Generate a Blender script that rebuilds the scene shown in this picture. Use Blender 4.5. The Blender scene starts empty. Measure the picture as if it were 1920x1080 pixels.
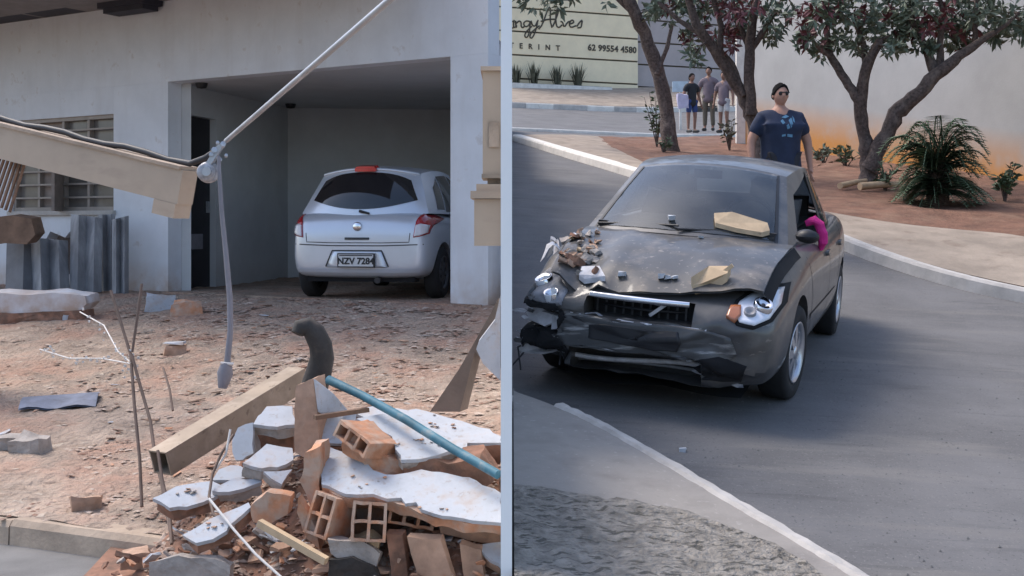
import bpy, bmesh, math, random
from mathutils import Vector, Matrix, Euler
from mathutils.bvhtree import BVHTree
from mathutils import noise as _noise
R = math.radians
random.seed(7)
scene = bpy.context.scene
C = scene.collection

# ------------------------------------------------------------------ camera
FPX, HY, CZ = 2200.0, 420.0, 1.6           # focal length in photo pixels, horizon row, eye height
cam = bpy.data.cameras.new('camera')
cam.sensor_width = 36.0
cam.lens = 36.0 * FPX / 1920.0
cam.shift_y = -(540.0 - HY) / 1920.0
cam.clip_start = 0.05
cam.clip_end = 3000
camo = bpy.data.objects.new('camera', cam)
C.objects.link(camo)
camo.location = (0, 0, CZ)
camo.rotation_euler = (R(90), 0, 0)
scene.camera = camo

# ------------------------------------------------------------------ sky, sun, exposure
SUN_AZ, SUN_EL = 302.0, 58.0                 # compass bearing the light comes from (0 = +Y, 90 = +X), height
world = bpy.data.worlds.new('World')
scene.world = world
world.use_nodes = True
wn = world.node_tree
sky = wn.nodes.new('ShaderNodeTexSky')
sky.sky_type = 'NISHITA'
sky.sun_disc = False
sky.sun_elevation = R(SUN_EL)
sky.sun_rotation = R(SUN_AZ)
sky.air_density = 1.0
sky.dust_density = 2.5
sky.ozone_density = 1.0
wn.links.new(sky.outputs[0], wn.nodes['Background'].inputs[0])
wn.nodes['Background'].inputs[1].default_value = 0.15
sun = bpy.data.lights.new('sun', 'SUN')
sun.energy = 1.2
sun.angle = R(24)
sun.color = (1.0, 0.93, 0.84)
suno = bpy.data.objects.new('sun', sun)
C.objects.link(suno)
sd = Vector((math.sin(R(SUN_AZ)) * math.cos(R(SUN_EL)), math.cos(R(SUN_AZ)) * math.cos(R(SUN_EL)), math.sin(R(SUN_EL))))
suno.rotation_euler = sd.to_track_quat('Z', 'Y').to_euler()
suno.location = (0, 0, 30)
vs = scene.view_settings
vs.view_transform = 'Standard'
vs.look = 'None'
vs.exposure = 1.0
vs.gamma = 1.0
vs.use_curve_mapping = False

# ------------------------------------------------------------------ helpers
def at(px, py, Y):
    """point that lies Y metres in front of the eye on the sight line of a photo pixel"""
    return Vector(((px - 960) / FPX * Y, Y, CZ + (HY - py) / FPX * Y))

def interp(t, tab):
    if t <= tab[0][0]: return tab[0][1]
    for (a, va), (b, vb) in zip(tab, tab[1:]):
        if t <= b: return va + (vb - va) * (t - a) / (b - a)
    return tab[-1][1]

def smooth_interp(t, tab):
    if t <= tab[0][0]: return tab[0][1]
    if t >= tab[-1][0]: return tab[-1][1]
    n = len(tab)
    for i in range(n - 1):
        a, va = tab[i]; b, vb = tab[i + 1]
        if t <= b:
            def m(j):
                if j == 0: return (tab[1][1] - tab[0][1]) / (tab[1][0] - tab[0][0])
                if j == n - 1: return (tab[-1][1] - tab[-2][1]) / (tab[-1][0] - tab[-2][0])
                return (tab[j + 1][1] - tab[j - 1][1]) / (tab[j + 1][0] - tab[j - 1][0])
            h = b - a; u = (t - a) / h
            return ((2*u**3 - 3*u*u + 1) * va + (u**3 - 2*u*u + u) * h * m(i) + (-2*u**3 + 3*u*u) * vb + (u**3 - u*u) * h * m(i + 1))

MATS = {}
def mat(name, col, rough=0.7, metal=0.0, var=0.12, scale=6.0, bump=0.0, bscale=40.0, col2=None, coat=0.0, spec=0.5, dist=0.01, lo=0.35, hi=0.65, transmission=0.0, object_space=False):
    if name in MATS: return MATS[name]
    m = bpy.data.materials.new(name); MATS[name] = m
    m.use_nodes = True
    nt = m.node_tree; b = nt.nodes['Principled BSDF']
    b.inputs['Roughness'].default_value = rough
    b.inputs['Metallic'].default_value = metal
    b.inputs['Specular IOR Level'].default_value = spec
    if coat: b.inputs['Coat Weight'].default_value = coat; b.inputs['Coat Roughness'].default_value = 0.06
    if transmission: b.inputs['Transmission Weight'].default_value = transmission
    tc = nt.nodes.new('ShaderNodeTexCoord')
    geo = nt.nodes.new('ShaderNodeNewGeometry')
    vec = tc.outputs['Object'] if object_space else geo.outputs['Position']
    c1 = [max(0, c * (1 - var)) for c in col]; c2 = col2 if col2 else [min(1, c * (1 + var)) for c in col]
    n = nt.nodes.new('ShaderNodeTexNoise'); n.inputs['Scale'].default_value = scale; n.inputs['Detail'].default_value = 7; n.inputs['Roughness'].default_value = 0.62
    nt.links.new(vec, n.inputs['Vector'])
    r = nt.nodes.new('ShaderNodeValToRGB')
    r.color_ramp.elements[0].position = lo; r.color_ramp.elements[1].position = hi
    r.color_ramp.elements[0].color = (*c1, 1); r.color_ramp.elements[1].color = (*c2, 1)
    nt.links.new(n.outputs['Fac'], r.inputs['Fac'])
    nt.links.new(r.outputs['Color'], b.inputs['Base Color'])
    if bump:
        n2 = nt.nodes.new('ShaderNodeTexNoise'); n2.inputs['Scale'].default_value = bscale; n2.inputs['Detail'].default_value = 6
        nt.links.new(vec, n2.inputs['Vector'])
        bp = nt.nodes.new('ShaderNodeBump'); bp.inputs['Strength'].default_value = bump; bp.inputs['Distance'].default_value = dist
        nt.links.new(n2.outputs['Fac'], bp.inputs['Height'])
        nt.links.new(bp.outputs['Normal'], b.inputs['Normal'])
    return m

def overlay(m, col, scale=1.0, lo=0.5, hi=0.6, stretch=(1, 1, 1), amount=1.0, detail=8, rot=(0, 0, 0), zmask=None):
    """mix a second noise-shaped stain colour over a material's base colour"""
    nt = m.node_tree; b = nt.nodes['Principled BSDF']
    src = b.inputs['Base Color'].links[0].from_socket
    geo = nt.nodes.new('ShaderNodeNewGeometry')
    mp = nt.nodes.new('ShaderNodeMapping'); mp.inputs['Scale'].default_value = stretch; mp.inputs['Rotation'].default_value = rot
    nt.links.new(geo.outputs['Position'], mp.inputs['Vector'])
    n = nt.nodes.new('ShaderNodeTexNoise'); n.inputs['Scale'].default_value = scale; n.inputs['Detail'].default_value = detail; n.inputs['Roughness'].default_value = 0.6
    nt.links.new(mp.outputs['Vector'], n.inputs['Vector'])
    mr = nt.nodes.new('ShaderNodeMapRange'); mr.inputs['From Min'].default_value = lo; mr.inputs['From Max'].default_value = hi; mr.inputs['To Max'].default_value = amount
    nt.links.new(n.outputs['Fac'], mr.inputs['Value'])
    fac = mr.outputs['Result']
    if zmask:
        mx = nt.nodes.new('ShaderNodeMath'); mx.operation = 'MULTIPLY'
        nt.links.new(fac, mx.inputs[0]); nt.links.new(zmask(nt, geo), mx.inputs[1]); fac = mx.outputs[0]
    mix = nt.nodes.new('ShaderNodeMix'); mix.data_type = 'RGBA'
    nt.links.new(fac, mix.inputs[0]); nt.links.new(src, mix.inputs[6]); mix.inputs[7].default_value = (*col, 1)
    nt.links.new(mix.outputs[2], b.inputs['Base Color'])
    return m

class MB:
    """collects shapes; build() makes ONE mesh object of them"""
    def __init__(s): s.v = []; s.f = []; s.sm = []
    def add(s, vs_, fs, smooth=False):
        o = len(s.v); s.v += [Vector(p) for p in vs_]
        for f in fs: s.f.append([i + o for i in f]); s.sm.append(smooth)
        return s
    def box(s, lo, hi, M=None, jit=0):
        x0, y0, z0 = lo; x1, y1, z1 = hi
        p = [Vector(q) for q in ((x0,y0,z0),(x1,y0,z0),(x1,y1,z0),(x0,y1,z0),(x0,y0,z1),(x1,y0,z1),(x1,y1,z1),(x0,y1,z1))]
        if jit: p = [q + Vector((random.uniform(-jit, jit), random.uniform(-jit, jit), random.uniform(-jit, jit))) for q in p]
        if M: p = [M @ q for q in p]
        return s.add(p, [(0,3,2,1),(4,5,6,7),(0,1,5,4),(1,2,6,5),(2,3,7,6),(3,0,4,7)])
    def bar(s, a, b, w, h, up=(0, 0, 1)):
        a = Vector(a); b = Vector(b); d = b - a; L = d.length; d.normalize()
        u = Vector(up); sx = d.cross(u)
        if sx.length < 1e-4: sx = d.cross(Vector((1, 0, 0)))
        sx.normalize(); u = sx.cross(d)
        p = []
        for q in (a, b):
            for (i, j) in ((-1, -1), (1, -1), (1, 1), (-1, 1)): p.append(q + sx * (w / 2 * i) + u * (h / 2 * j))
        return s.add(p, [(0,3,2,1),(4,5,6,7),(0,1,5,4),(1,2,6,5),(2,3,7,6),(3,0,4,7)])
    def tube(s, pts, rad, n=8, caps=True, smooth=True):
        pts = [Vector(p) for p in pts]
        rs = rad if isinstance(rad, (list, tuple)) else [rad] * len(pts)
        prev = None; vs_ = []; fs = []
        for i, p in enumerate(pts):
            d = (pts[min(i + 1, len(pts) - 1)] - pts[max(i - 1, 0)]).normalized()
            if prev is None:
                a = d.cross(Vector((0, 0, 1)))
                if a.length < 0.05: a = d.cross(Vector((1, 0, 0)))
            else: a = prev - d * prev.dot(d)
            a.normalize(); prev = a; b = d.cross(a)
            for k in range(n):
                t = 2 * math.pi * k / n
                vs_.append(p + (a * math.cos(t) + b * math.sin(t)) * rs[i])
        for i in range(len(pts) - 1):
            for k in range(n):
                fs.append((i*n + k, i*n + (k+1) % n, (i+1)*n + (k+1) % n, (i+1)*n + k))
        s.add(vs_, fs, smooth)
        if caps: s.add(vs_[:n], [tuple(range(n))[::-1]]); s.add(vs_[-n:], [tuple(range(n))])
        return s
    def prism(s, poly, vec, topjit=0):
        """polygon (3D points) extruded along vec; the given polygon is the top"""
        vec = Vector(vec); poly = [Vector(p) for p in poly]; n = len(poly)
        low = [p + vec + Vector((random.uniform(-topjit, topjit), random.uniform(-topjit, topjit), 0)) for p in poly]
        fs = [tuple(range(n)), tuple(range(2*n - 1, n - 1, -1))]
        for i in range(n): fs.append((i, i + n, (i + 1) % n + n, (i + 1) % n))
        return s.add(poly + low, fs)
    def grid(s, rows, smooth=True, flip=False):
        nr, nc = len(rows), len(rows[0]); vs_ = [p for r in rows for p in r]; fs = []
        for i in range(nr - 1):
            for j in range(nc - 1):
                f = (i*nc + j, i*nc + j + 1, (i+1)*nc + j + 1, (i+1)*nc + j)
                fs.append(f[::-1] if flip else f)
        return s.add(vs_, fs, smooth)
    def lathe(s, prof, origin, axis=(0, 0, 1), n=20, smooth=True):
        ax = Vector(axis).normalized(); a = ax.cross(Vector((0, 0, 1)))
        if a.length < 0.05: a = ax.cross(Vector((1, 0, 0)))
        a.normalize(); b = ax.cross(a); o = Vector(origin); rows = []
        for r, h in prof:
            rows.append([o + ax * h + (a * math.cos(2*math.pi*k/n) + b * math.sin(2*math.pi*k/n)) * r for k in range(n + 1)])
        return s.grid(rows, smooth, flip=True)
    def rough(s, amp, cuts=2, freq=10.0):
        """triangulate, subdivide and push the surface about with noise, for broken edges"""
        me = bpy.data.meshes.new('tmp'); me.from_pydata([tuple(v) for v in s.v], [], s.f)
        bm = bmesh.new(); bm.from_mesh(me); bpy.data.meshes.remove(me)
        bmesh.ops.remove_doubles(bm, verts=bm.verts, dist=1e-5)
        bmesh.ops.triangulate(bm, faces=bm.faces)
        if cuts: bmesh.ops.subdivide_edges(bm, edges=bm.edges, cuts=cuts, use_grid_fill=True)
        bm.verts.index_update()
        for v in bm.verts:
            p = v.co * freq
            v.co += Vector((_noise.noise(p), _noise.noise(p + Vector((31, 7, 3))), _noise.noise(p + Vector((5, 19, 41))))) * amp
        s.v = [v.co.copy() for v in bm.verts]; s.f = [[v.index for v in f.verts] for f in bm.faces]; s.sm = [False] * len(s.f)
        bm.free(); return s
    def mesh(s, name):
        me = bpy.data.meshes.new(name); me.from_pydata([tuple(v) for v in s.v], [], s.f)
        bm = bmesh.new(); bm.from_mesh(me)
        bmesh.ops.recalc_face_normals(bm, faces=bm.faces); bm.to_mesh(me); bm.free()
        if len(me.polygons) == len(s.sm): me.polygons.foreach_set('use_smooth', s.sm)
        return me
    def build(s, name, m, parent=None, world=False, label=None, cat=None, group=None, kind=None, fix=True):
        """top-level: origin moves to the base centre; child: coordinates are the parent's unless world=True"""
        if parent is None:
            xs = [v.x for v in s.v]; ys = [v.y for v in s.v]; zs = [v.z for v in s.v]
            o = Vector(((min(xs) + max(xs)) / 2, (min(ys) + max(ys)) / 2, min(zs)))
            s.v = [v - o for v in s.v]
        elif world:
            W = wmat(parent).inverted(); s.v = [W @ v for v in s.v]
        me = s.mesh(name)
        ob = bpy.data.objects.new(name, me); C.objects.link(ob)
        me.materials.append(m if not isinstance(m, str) else MATS[m])
        if parent is None: ob.location = o
        else: ob.parent = parent
        return tag(ob, label, cat, group, kind)

def wmat(o):
    M = Matrix.LocRotScale(o.location, o.rotation_euler, o.scale)
    return wmat(o.parent) @ M if o.parent else M

def tag(o, label=None, cat=None, group=None, kind=None):
    if label: o['label'] = label
    if cat: o['category'] = cat
    if group: o['group'] = group
    if kind: o['kind'] = kind
    return o

def thing(name, label, cat, loc=(0, 0, 0), rot=(0, 0, 0), group=None):
    o = bpy.data.objects.new(name, None); C.objects.link(o)
    o.empty_display_size = 0.2
    o.location = loc; o.rotation_euler = rot
    return tag(o, label, cat, group)

def struct(o): o['kind'] = 'structure'; return o

def meshobj(name, me, m, parent=None):
    ob = bpy.data.objects.new(name, me); C.objects.link(ob); ob.parent = parent
    me.materials.clear(); me.materials.append(m)
    return ob

def bake(me, mods):
    """mesh after modifiers; mods = list of (type, dict)"""
    ob = bpy.data.objects.new('bake_tmp', me); C.objects.link(ob)
    for t, kw in mods:
        md = ob.modifiers.new(t, t)
        for k, v in kw.items(): setattr(md, k, v)
    dg = bpy.context.evaluated_depsgraph_get(); dg.update()
    out = bpy.data.meshes.new_from_object(ob.evaluated_get(dg))
    bpy.data.objects.remove(ob)
    return out

def text_mesh(body, size, extrude=0.004, shear=0.0, space=1.0, bold=0.0):
    cu = bpy.data.curves.new('lettering', 'FONT'); cu.body = body; cu.size = size; cu.extrude = extrude
    cu.align_x = 'CENTER'; cu.align_y = 'CENTER'; cu.shear = shear; cu.space_character = space; cu.offset = bold
    cu.resolution_u = 3
    ob = bpy.data.objects.new('lettering_tmp', cu); C.objects.link(ob)
    dg = bpy.context.evaluated_depsgraph_get(); dg.update()
    me = bpy.data.meshes.new_from_object(ob.evaluated_get(dg))
    bpy.data.objects.remove(ob); bpy.data.curves.remove(cu)
    return me

def bvh_of(me, M=None):
    vs_ = [(M @ v.co) if M else v.co.copy() for v in me.vertices]
    return BVHTree.FromPolygons(vs_, [tuple(p.vertices) for p in me.polygons])

def skin_mesh(nodes, edges, root, sub=2):
    names = list(nodes); idx = {n: i for i, n in enumerate(names)}
    me = bpy.data.meshes.new('skin'); me.from_pydata([tuple(nodes[n][0]) for n in names], [(idx[a], idx[b]) for a, b in edges], [])
    ob = bpy.data.objects.new('skin_tmp', me); C.objects.link(ob)
    ob.modifiers.new('Skin', 'SKIN')
    sv = me.skin_vertices[0].data if me.skin_vertices else None
    if sv is None:
        bm = bmesh.new(); bm.from_mesh(me); bm.verts.layers.skin.verify(); bm.to_mesh(me); bm.free(); sv = me.skin_vertices[0].data
    for n, i in idx.items():
        r = nodes[n][1]; sv[i].radius = r if isinstance(r, tuple) else (r, r)
        sv[i].use_root = (n == root)
    s2 = ob.modifiers.new('Sub', 'SUBSURF'); s2.levels = sub; s2.render_levels = sub
    dg = bpy.context.evaluated_depsgraph_get(); dg.update()
    out = bpy.data.meshes.new_from_object(ob.evaluated_get(dg))
    out.polygons.foreach_set('use_smooth', [True] * len(out.polygons))
    bpy.data.objects.remove(ob)
    return out

# ------------------------------------------------------------------ materials
mat('asphalt', (0.135, 0.131, 0.132), 0.9, var=0.16, scale=1.3, bump=0.5, bscale=160, dist=0.004)
overlay(MATS['asphalt'], (0.19, 0.178, 0.165), scale=1.6, lo=0.52, hi=0.68, stretch=(0.5, 2.6, 1), amount=0.6, rot=(0, 0, R(10)))
overlay(MATS['asphalt'], (0.075, 0.073, 0.074), scale=3.2, lo=0.58, hi=0.70, stretch=(0.35, 2.5, 1), amount=0.5, rot=(0, 0, R(14)))
overlay(MATS['asphalt'], (0.24, 0.23, 0.22), scale=70.0, lo=0.60, hi=0.68, amount=0.55, detail=3)
overlay(MATS['asphalt'], (0.03, 0.03, 0.032), scale=55.0, lo=0.62, hi=0.70, amount=0.6, detail=3)
mat('street_dark', (0.16, 0.155, 0.15), 0.9, var=0.2, scale=2.5, bump=0.5, bscale=120, dist=0.004)
mat('sand', (0.365, 0.28, 0.22), 0.95, var=0.26, scale=3.4, bump=1.0, bscale=22, dist=0.05)
overlay(MATS['sand'], (0.36, 0.20, 0.14), scale=1.7, lo=0.45, hi=0.62, amount=0.7)
overlay(MATS['sand'], (0.20, 0.14, 0.10), scale=9.0, lo=0.54, hi=0.66, amount=0.6, stretch=(0.6, 1.3, 1))
overlay(MATS['sand'], (0.52, 0.44, 0.36), scale=11.0, lo=0.6, hi=0.68, amount=0.7)
mat('red_dirt', (0.17, 0.085, 0.055), 0.95, var=0.3, scale=3.0, bump=0.9, bscale=18, dist=0.04)
overlay(MATS['red_dirt'], (0.25, 0.15, 0.10), scale=2.2, lo=0.5, hi=0.7, amount=0.8)
mat('tan_path', (0.30, 0.245, 0.195), 0.95, var=0.2, scale=2.0, bump=0.6, bscale=30, dist=0.015)
overlay(MATS['tan_path'], (0.19, 0.14, 0.105), scale=3.5, lo=0.55, hi=0.7, amount=0.7)
mat('hill_soil', (0.16, 0.12, 0.08), 0.95, var=0.3, scale=0.8)
mat('concrete', (0.30, 0.272, 0.245), 0.9, var=0.15, scale=3, bump=0.4, bscale=70, dist=0.006)
overlay(MATS['concrete'], (0.20, 0.18, 0.165), scale=3.0, lo=0.48, hi=0.66, amount=0.75)
overlay(MATS['concrete'], (0.42, 0.39, 0.36), scale=26.0, lo=0.6, hi=0.7, amount=0.5)
mat('dry_turf', (0.26, 0.235, 0.205), 0.95, var=0.35, scale=14, bump=1.0, bscale=34, dist=0.04)
overlay(MATS['dry_turf'], (0.085, 0.078, 0.066), scale=24.0, lo=0.54, hi=0.60, amount=0.9, stretch=(0.6, 1.5, 1))
mat('kerb_concrete', (0.46, 0.43, 0.40), 0.85, var=0.15, scale=5, bump=0.35, bscale=60, dist=0.006)
mat('kerb_sandy', (0.40, 0.31, 0.235), 0.9, var=0.2, scale=5, bump=0.5, bscale=40, dist=0.01)
mat('kerb_white', (0.72, 0.68, 0.62), 0.8, var=0.1, scale=4, bump=0.3, bscale=60, dist=0.006)
overlay(MATS['kerb_white'], (0.40, 0.34, 0.28), scale=5, lo=0.6, hi=0.75, amount=0.6)
mat('kerb_dark', (0.07, 0.065, 0.06), 0.85)
mat('white_wall', (0.66, 0.68, 0.72), 0.85, var=0.05, scale=2.5, bump=0.15, bscale=60, dist=0.004)
def low_mask(z0, z1):
    def f(nt, geo):
        sx = nt.nodes.new('ShaderNodeSeparateXYZ'); nt.links.new(geo.outputs['Position'], sx.inputs[0])
        mr = nt.nodes.new('ShaderNodeMapRange'); mr.inputs['From Min'].default_value = z0; mr.inputs['From Max'].default_value = z1
        mr.inputs['To Min'].default_value = 1; mr.inputs['To Max'].default_value = 0
        nt.links.new(sx.outputs['Z'], mr.inputs['Value']); return mr.outputs['Result']
    return f
overlay(MATS['white_wall'], (0.42, 0.28, 0.19), scale=3.0, lo=0.3, hi=0.6, amount=0.9, zmask=low_mask(0.70, 1.15))
overlay(MATS['white_wall'], (0.46, 0.43, 0.42), scale=1.5, lo=0.50, hi=0.72, amount=0.25, stretch=(2.5, 2.5, 0.35))
overlay(MATS['white_wall'], (0.38, 0.31, 0.26), scale=5, lo=0.62, hi=0.70, amount=0.35)
mat('divider_white', (0.93, 0.93, 0.92), 0.7, var=0.02, scale=2, bump=0.1, bscale=50, dist=0.003)
mat('plaster', (0.44, 0.46, 0.495), 0.85, var=0.08, scale=9, bump=0.3, bscale=45, dist=0.004)
overlay(MATS['plaster'], (0.33, 0.29, 0.27), scale=30, lo=0.58, hi=0.66, amount=0.6)
overlay(MATS['plaster'], (0.40, 0.31, 0.25), scale=9, lo=0.52, hi=0.72, amount=0.75)
mat('mortar', (0.34, 0.30, 0.27), 0.95, var=0.2, scale=12, bump=0.6, bscale=50, dist=0.01)
mat('terracotta', (0.47, 0.225, 0.125), 0.9, var=0.22, scale=9, bump=0.4, bscale=60, dist=0.006)
overlay(MATS['terracotta'], (0.44, 0.35, 0.28), scale=11, lo=0.42, hi=0.62, amount=0.75)
mat('terracotta_dusty', (0.42, 0.27, 0.19), 0.92, var=0.25, scale=8, bump=0.4, bscale=60, dist=0.006)
mat('terracotta_dark', (0.28, 0.145, 0.095), 0.92, var=0.25, scale=8, bump=0.4, bscale=60, dist=0.006)
mat('beige_paint', (0.44, 0.345, 0.26), 0.6, var=0.06, scale=3)
overlay(MATS['beige_paint'], (0.32, 0.24, 0.18), scale=2.5, lo=0.55, hi=0.75, amount=0.5, stretch=(1, 1, 3))
mat('grey_sheet', (0.24, 0.245, 0.26), 0.65, metal=0.0, var=0.2, scale=3)
overlay(MATS['grey_sheet'], (0.48, 0.48, 0.50), scale=1.6, lo=0.5, hi=0.65, amount=0.5, stretch=(3, 3, 0.5))
mat('galvanised', (0.42, 0.44, 0.47), 0.45, metal=0.6, var=0.12, scale=8)
mat('dark_metal', (0.05, 0.05, 0.055), 0.5, metal=0.3)
mat('rail_metal', (0.27, 0.215, 0.165), 0.55, metal=0.35, var=0.18, scale=5)
mat('black_rubber', (0.030, 0.026, 0.024), 0.75, var=0.3, scale=10, bump=0.4, bscale=40, dist=0.01)
overlay(MATS['black_rubber'], (0.12, 0.085, 0.065), scale=9, lo=0.55, hi=0.7, amount=0.5)
mat('teal_plastic', (0.045, 0.165, 0.225), 0.6, var=0.35, scale=6)
overlay(MATS['teal_plastic'], (0.26, 0.24, 0.21), scale=12, lo=0.55, hi=0.68, amount=0.6)
overlay(MATS['rail_metal'], (0.40, 0.33, 0.27), scale=8, lo=0.5, hi=0.68, amount=0.6)
overlay(MATS['rail_metal'], (0.10, 0.07, 0.055), scale=15, lo=0.6, hi=0.68, amount=0.6)
mat('wood_brown', (0.19, 0.115, 0.075), 0.75, var=0.3, scale=6)
mat('wood_pale', (0.52, 0.38, 0.24), 0.8, var=0.15, scale=9)
mat('wire_rust', (0.13, 0.085, 0.065), 0.7, var=0.2, scale=12)
mat('wire_white', (0.66, 0.62, 0.58), 0.5, var=0.1)
mat('door_dark', (0.018, 0.018, 0.024), 0.5, var=0.2)
mat('window_frame', (0.30, 0.26, 0.23), 0.6, metal=0.2)
mat('window_glass', (0.15, 0.135, 0.125), 0.25, var=0.25, scale=2)
mat('curtain', (0.26, 0.21, 0.18), 0.9, var=0.15)
mat('silver_paint', (0.60, 0.63, 0.69), 0.33, metal=0.45, var=0.03, scale=2, coat=0.5)
mat('grey_paint', (0.066, 0.066, 0.069), 0.46, metal=0.25, var=0.14, scale=4, coat=0.5)
overlay(MATS['grey_paint'], (0.19, 0.17, 0.15), scale=3.0, lo=0.45, hi=0.75, amount=0.6)
overlay(MATS['grey_paint'], (0.30, 0.27, 0.24), scale=9.0, lo=0.64, hi=0.70, amount=0.5, stretch=(1, 1, 4))
overlay(MATS['grey_paint'], (0.045, 0.045, 0.05), scale=14.0, lo=0.6, hi=0.68, amount=0.35)
mat('bonnet_paint', (0.072, 0.071, 0.073), 0.52, metal=0.2, var=0.14, scale=4, coat=0.35)
overlay(MATS['bonnet_paint'], (0.27, 0.225, 0.18), scale=4.5, lo=0.50, hi=0.70, amount=0.6)
overlay(MATS['bonnet_paint'], (0.38, 0.33, 0.28), scale=26, lo=0.60, hi=0.68, amount=0.5)
mat('bumper_paint', (0.064, 0.064, 0.066), 0.5, metal=0.2, var=0.2, scale=6, coat=0.3)
overlay(MATS['bumper_paint'], (0.40, 0.39, 0.38), scale=7, lo=0.56, hi=0.66, amount=0.7, stretch=(.6, .6, 5))
mat('tyre', (0.018, 0.018, 0.020), 0.85, var=0.2, scale=12)
mat('alloy', (0.55, 0.56, 0.60), 0.28, metal=0.8, var=0.05)
mat('hubcap_dark', (0.10, 0.10, 0.11), 0.4, metal=0.5)
mat('tinted_glass', (0.012, 0.013, 0.016), 0.06, var=0.2, coat=0.6)
mat('windscreen_glass', (0.035, 0.048, 0.058), 0.07, var=0.35, scale=2.2, coat=0.8, spec=0.7)
g_ = bpy.data.materials.new('car_glass'); MATS['car_glass'] = g_; g_.use_nodes = True
_nt = g_.node_tree; _nt.nodes.remove(_nt.nodes['Principled BSDF'])
_gl = _nt.nodes.new('ShaderNodeBsdfGlossy'); _gl.inputs['Roughness'].default_value = 0.05; _gl.inputs['Color'].default_value = (.85, .9, .95, 1)
_tr = _nt.nodes.new('ShaderNodeBsdfTransparent'); _tr.inputs['Color'].default_value = (.50, .56, .58, 1)
_df = _nt.nodes.new('ShaderNodeBsdfDiffuse'); _df.inputs['Color'].default_value = (.30, .30, .29, 1)      # dust film
_fr = _nt.nodes.new('ShaderNodeFresnel'); _fr.inputs['IOR'].default_value = 1.75
_m1 = _nt.nodes.new('ShaderNodeMixShader'); _m2 = _nt.nodes.new('ShaderNodeMixShader')
_ns = _nt.nodes.new('ShaderNodeTexNoise'); _ns.inputs['Scale'].default_value = 3.5; _ns.inputs['Detail'].default_value = 8
_mr = _nt.nodes.new('ShaderNodeMapRange'); _mr.inputs['From Min'].default_value = .35; _mr.inputs['From Max'].default_value = .75; _mr.inputs['To Min'].default_value = .03; _mr.inputs['To Max'].default_value = .16
_tcg = _nt.nodes.new('ShaderNodeTexCoord'); _nt.links.new(_tcg.outputs['Object'], _ns.inputs['Vector']); _nt.links.new(_ns.outputs['Fac'], _mr.inputs['Value'])
_nt.links.new(_fr.outputs[0], _m1.inputs[0]); _nt.links.new(_tr.outputs[0], _m1.inputs[1]); _nt.links.new(_gl.outputs[0], _m1.inputs[2])
_nt.links.new(_mr.outputs[0], _m2.inputs[0]); _nt.links.new(_m1.outputs[0], _m2.inputs[1]); _nt.links.new(_df.outputs[0], _m2.inputs[2])
_nt.links.new(_m2.outputs[0], _nt.nodes['Material Output'].inputs['Surface'])
mat('seat_cloth', (0.10, 0.10, 0.105), 0.9)
mat('dash', (0.035, 0.035, 0.038), 0.7)
mat('black_plastic', (0.014, 0.014, 0.017), 0.5, var=0.2)
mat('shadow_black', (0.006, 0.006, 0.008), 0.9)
mat('chrome', (0.78, 0.78, 0.80), 0.15, metal=1.0, var=0.03)
mat('lamp_red', (0.36, 0.012, 0.018), 0.18, var=0.15, coat=0.8)
mat('lamp_clear', (0.62, 0.58, 0.60), 0.15, var=0.15, coat=0.8)
mat('lamp_white', (0.74, 0.76, 0.84), 0.15, var=0.08, scale=14, coat=0.8)
mat('lamp_orange', (0.42, 0.15, 0.07), 0.25, coat=0.6)
mat('torn_plastic', (0.24, 0.24, 0.26), 0.5, var=0.35, scale=9)
mat('torn_light', (0.58, 0.57, 0.60), 0.45, var=0.25, scale=10)
mat('plate_white', (0.62, 0.62, 0.62), 0.45, var=0.04)
mat('ink', (0.02, 0.02, 0.022), 0.6)
mat('pink_cloth', (0.62, 0.022, 0.22), 0.8, var=0.12, scale=9)
mat('brake_red', (0.50, 0.010, 0.008), 0.25, coat=0.6)
mat('bark', (0.090, 0.064, 0.054), 0.9, var=0.5, scale=22, bump=0.8, bscale=30, dist=0.02)
overlay(MATS['bark'], (0.20, 0.155, 0.13), scale=7, lo=0.52, hi=0.70, amount=0.8, stretch=(1, 1, .5))
mat('leaf_dark', (0.07, 0.105, 0.055), 0.55, var=0.4, scale=4)
mat('leaf_grey', (0.115, 0.145, 0.10), 0.5, var=0.35, scale=5)
mat('leaf_red', (0.14, 0.04, 0.045), 0.55, var=0.35, scale=5)
mat('cycad_leaf', (0.13, 0.19, 0.115), 0.5, var=0.4, scale=6)
mat('grass_blade', (0.085, 0.085, 0.055), 0.7, var=0.35, scale=6)
mat('cream_clad', (0.90, 0.76, 0.52), 0.75, var=0.05, scale=2)
mat('shaded_clad', (0.46, 0.40, 0.385), 0.8, var=0.06, scale=2)  # shaded stretch of the clad wall, the shade put into the colour
mat('joint_dark', (0.10, 0.085, 0.06), 0.9)
mat('planter_white', (0.74, 0.70, 0.64), 0.8)
mat('sign_ink', (0.075, 0.06, 0.04), 0.6)
mat('yard_wall', (0.37, 0.37, 0.365), 0.9, var=0.07, scale=1.2, bump=0.2, bscale=30, dist=0.01)
mat('skin', (0.40, 0.215, 0.155), 0.6, var=0.08, scale=10)
mat('skin_brown', (0.25, 0.13, 0.09), 0.6, var=0.08, scale=10)
mat('hair', (0.010, 0.009, 0.009), 0.95, spec=0.15, var=0.3, scale=30)
mat('shirt_navy', (0.015, 0.024, 0.055), 0.85, var=0.2, scale=5, bump=0.3, bscale=9, dist=0.02)
mat('shirt_print', (0.11, 0.24, 0.36), 0.8, var=0.2, scale=20)
mat('shorts_dark', (0.022, 0.022, 0.028), 0.85)
mat('denim', (0.035, 0.062, 0.19), 0.85, var=0.2, scale=12)
mat('khaki', (0.13, 0.11, 0.085), 0.85)
mat('cloth_white', (0.55, 0.53, 0.52), 0.85)
mat('cloth_black', (0.02, 0.02, 0.024), 0.85)
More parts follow.
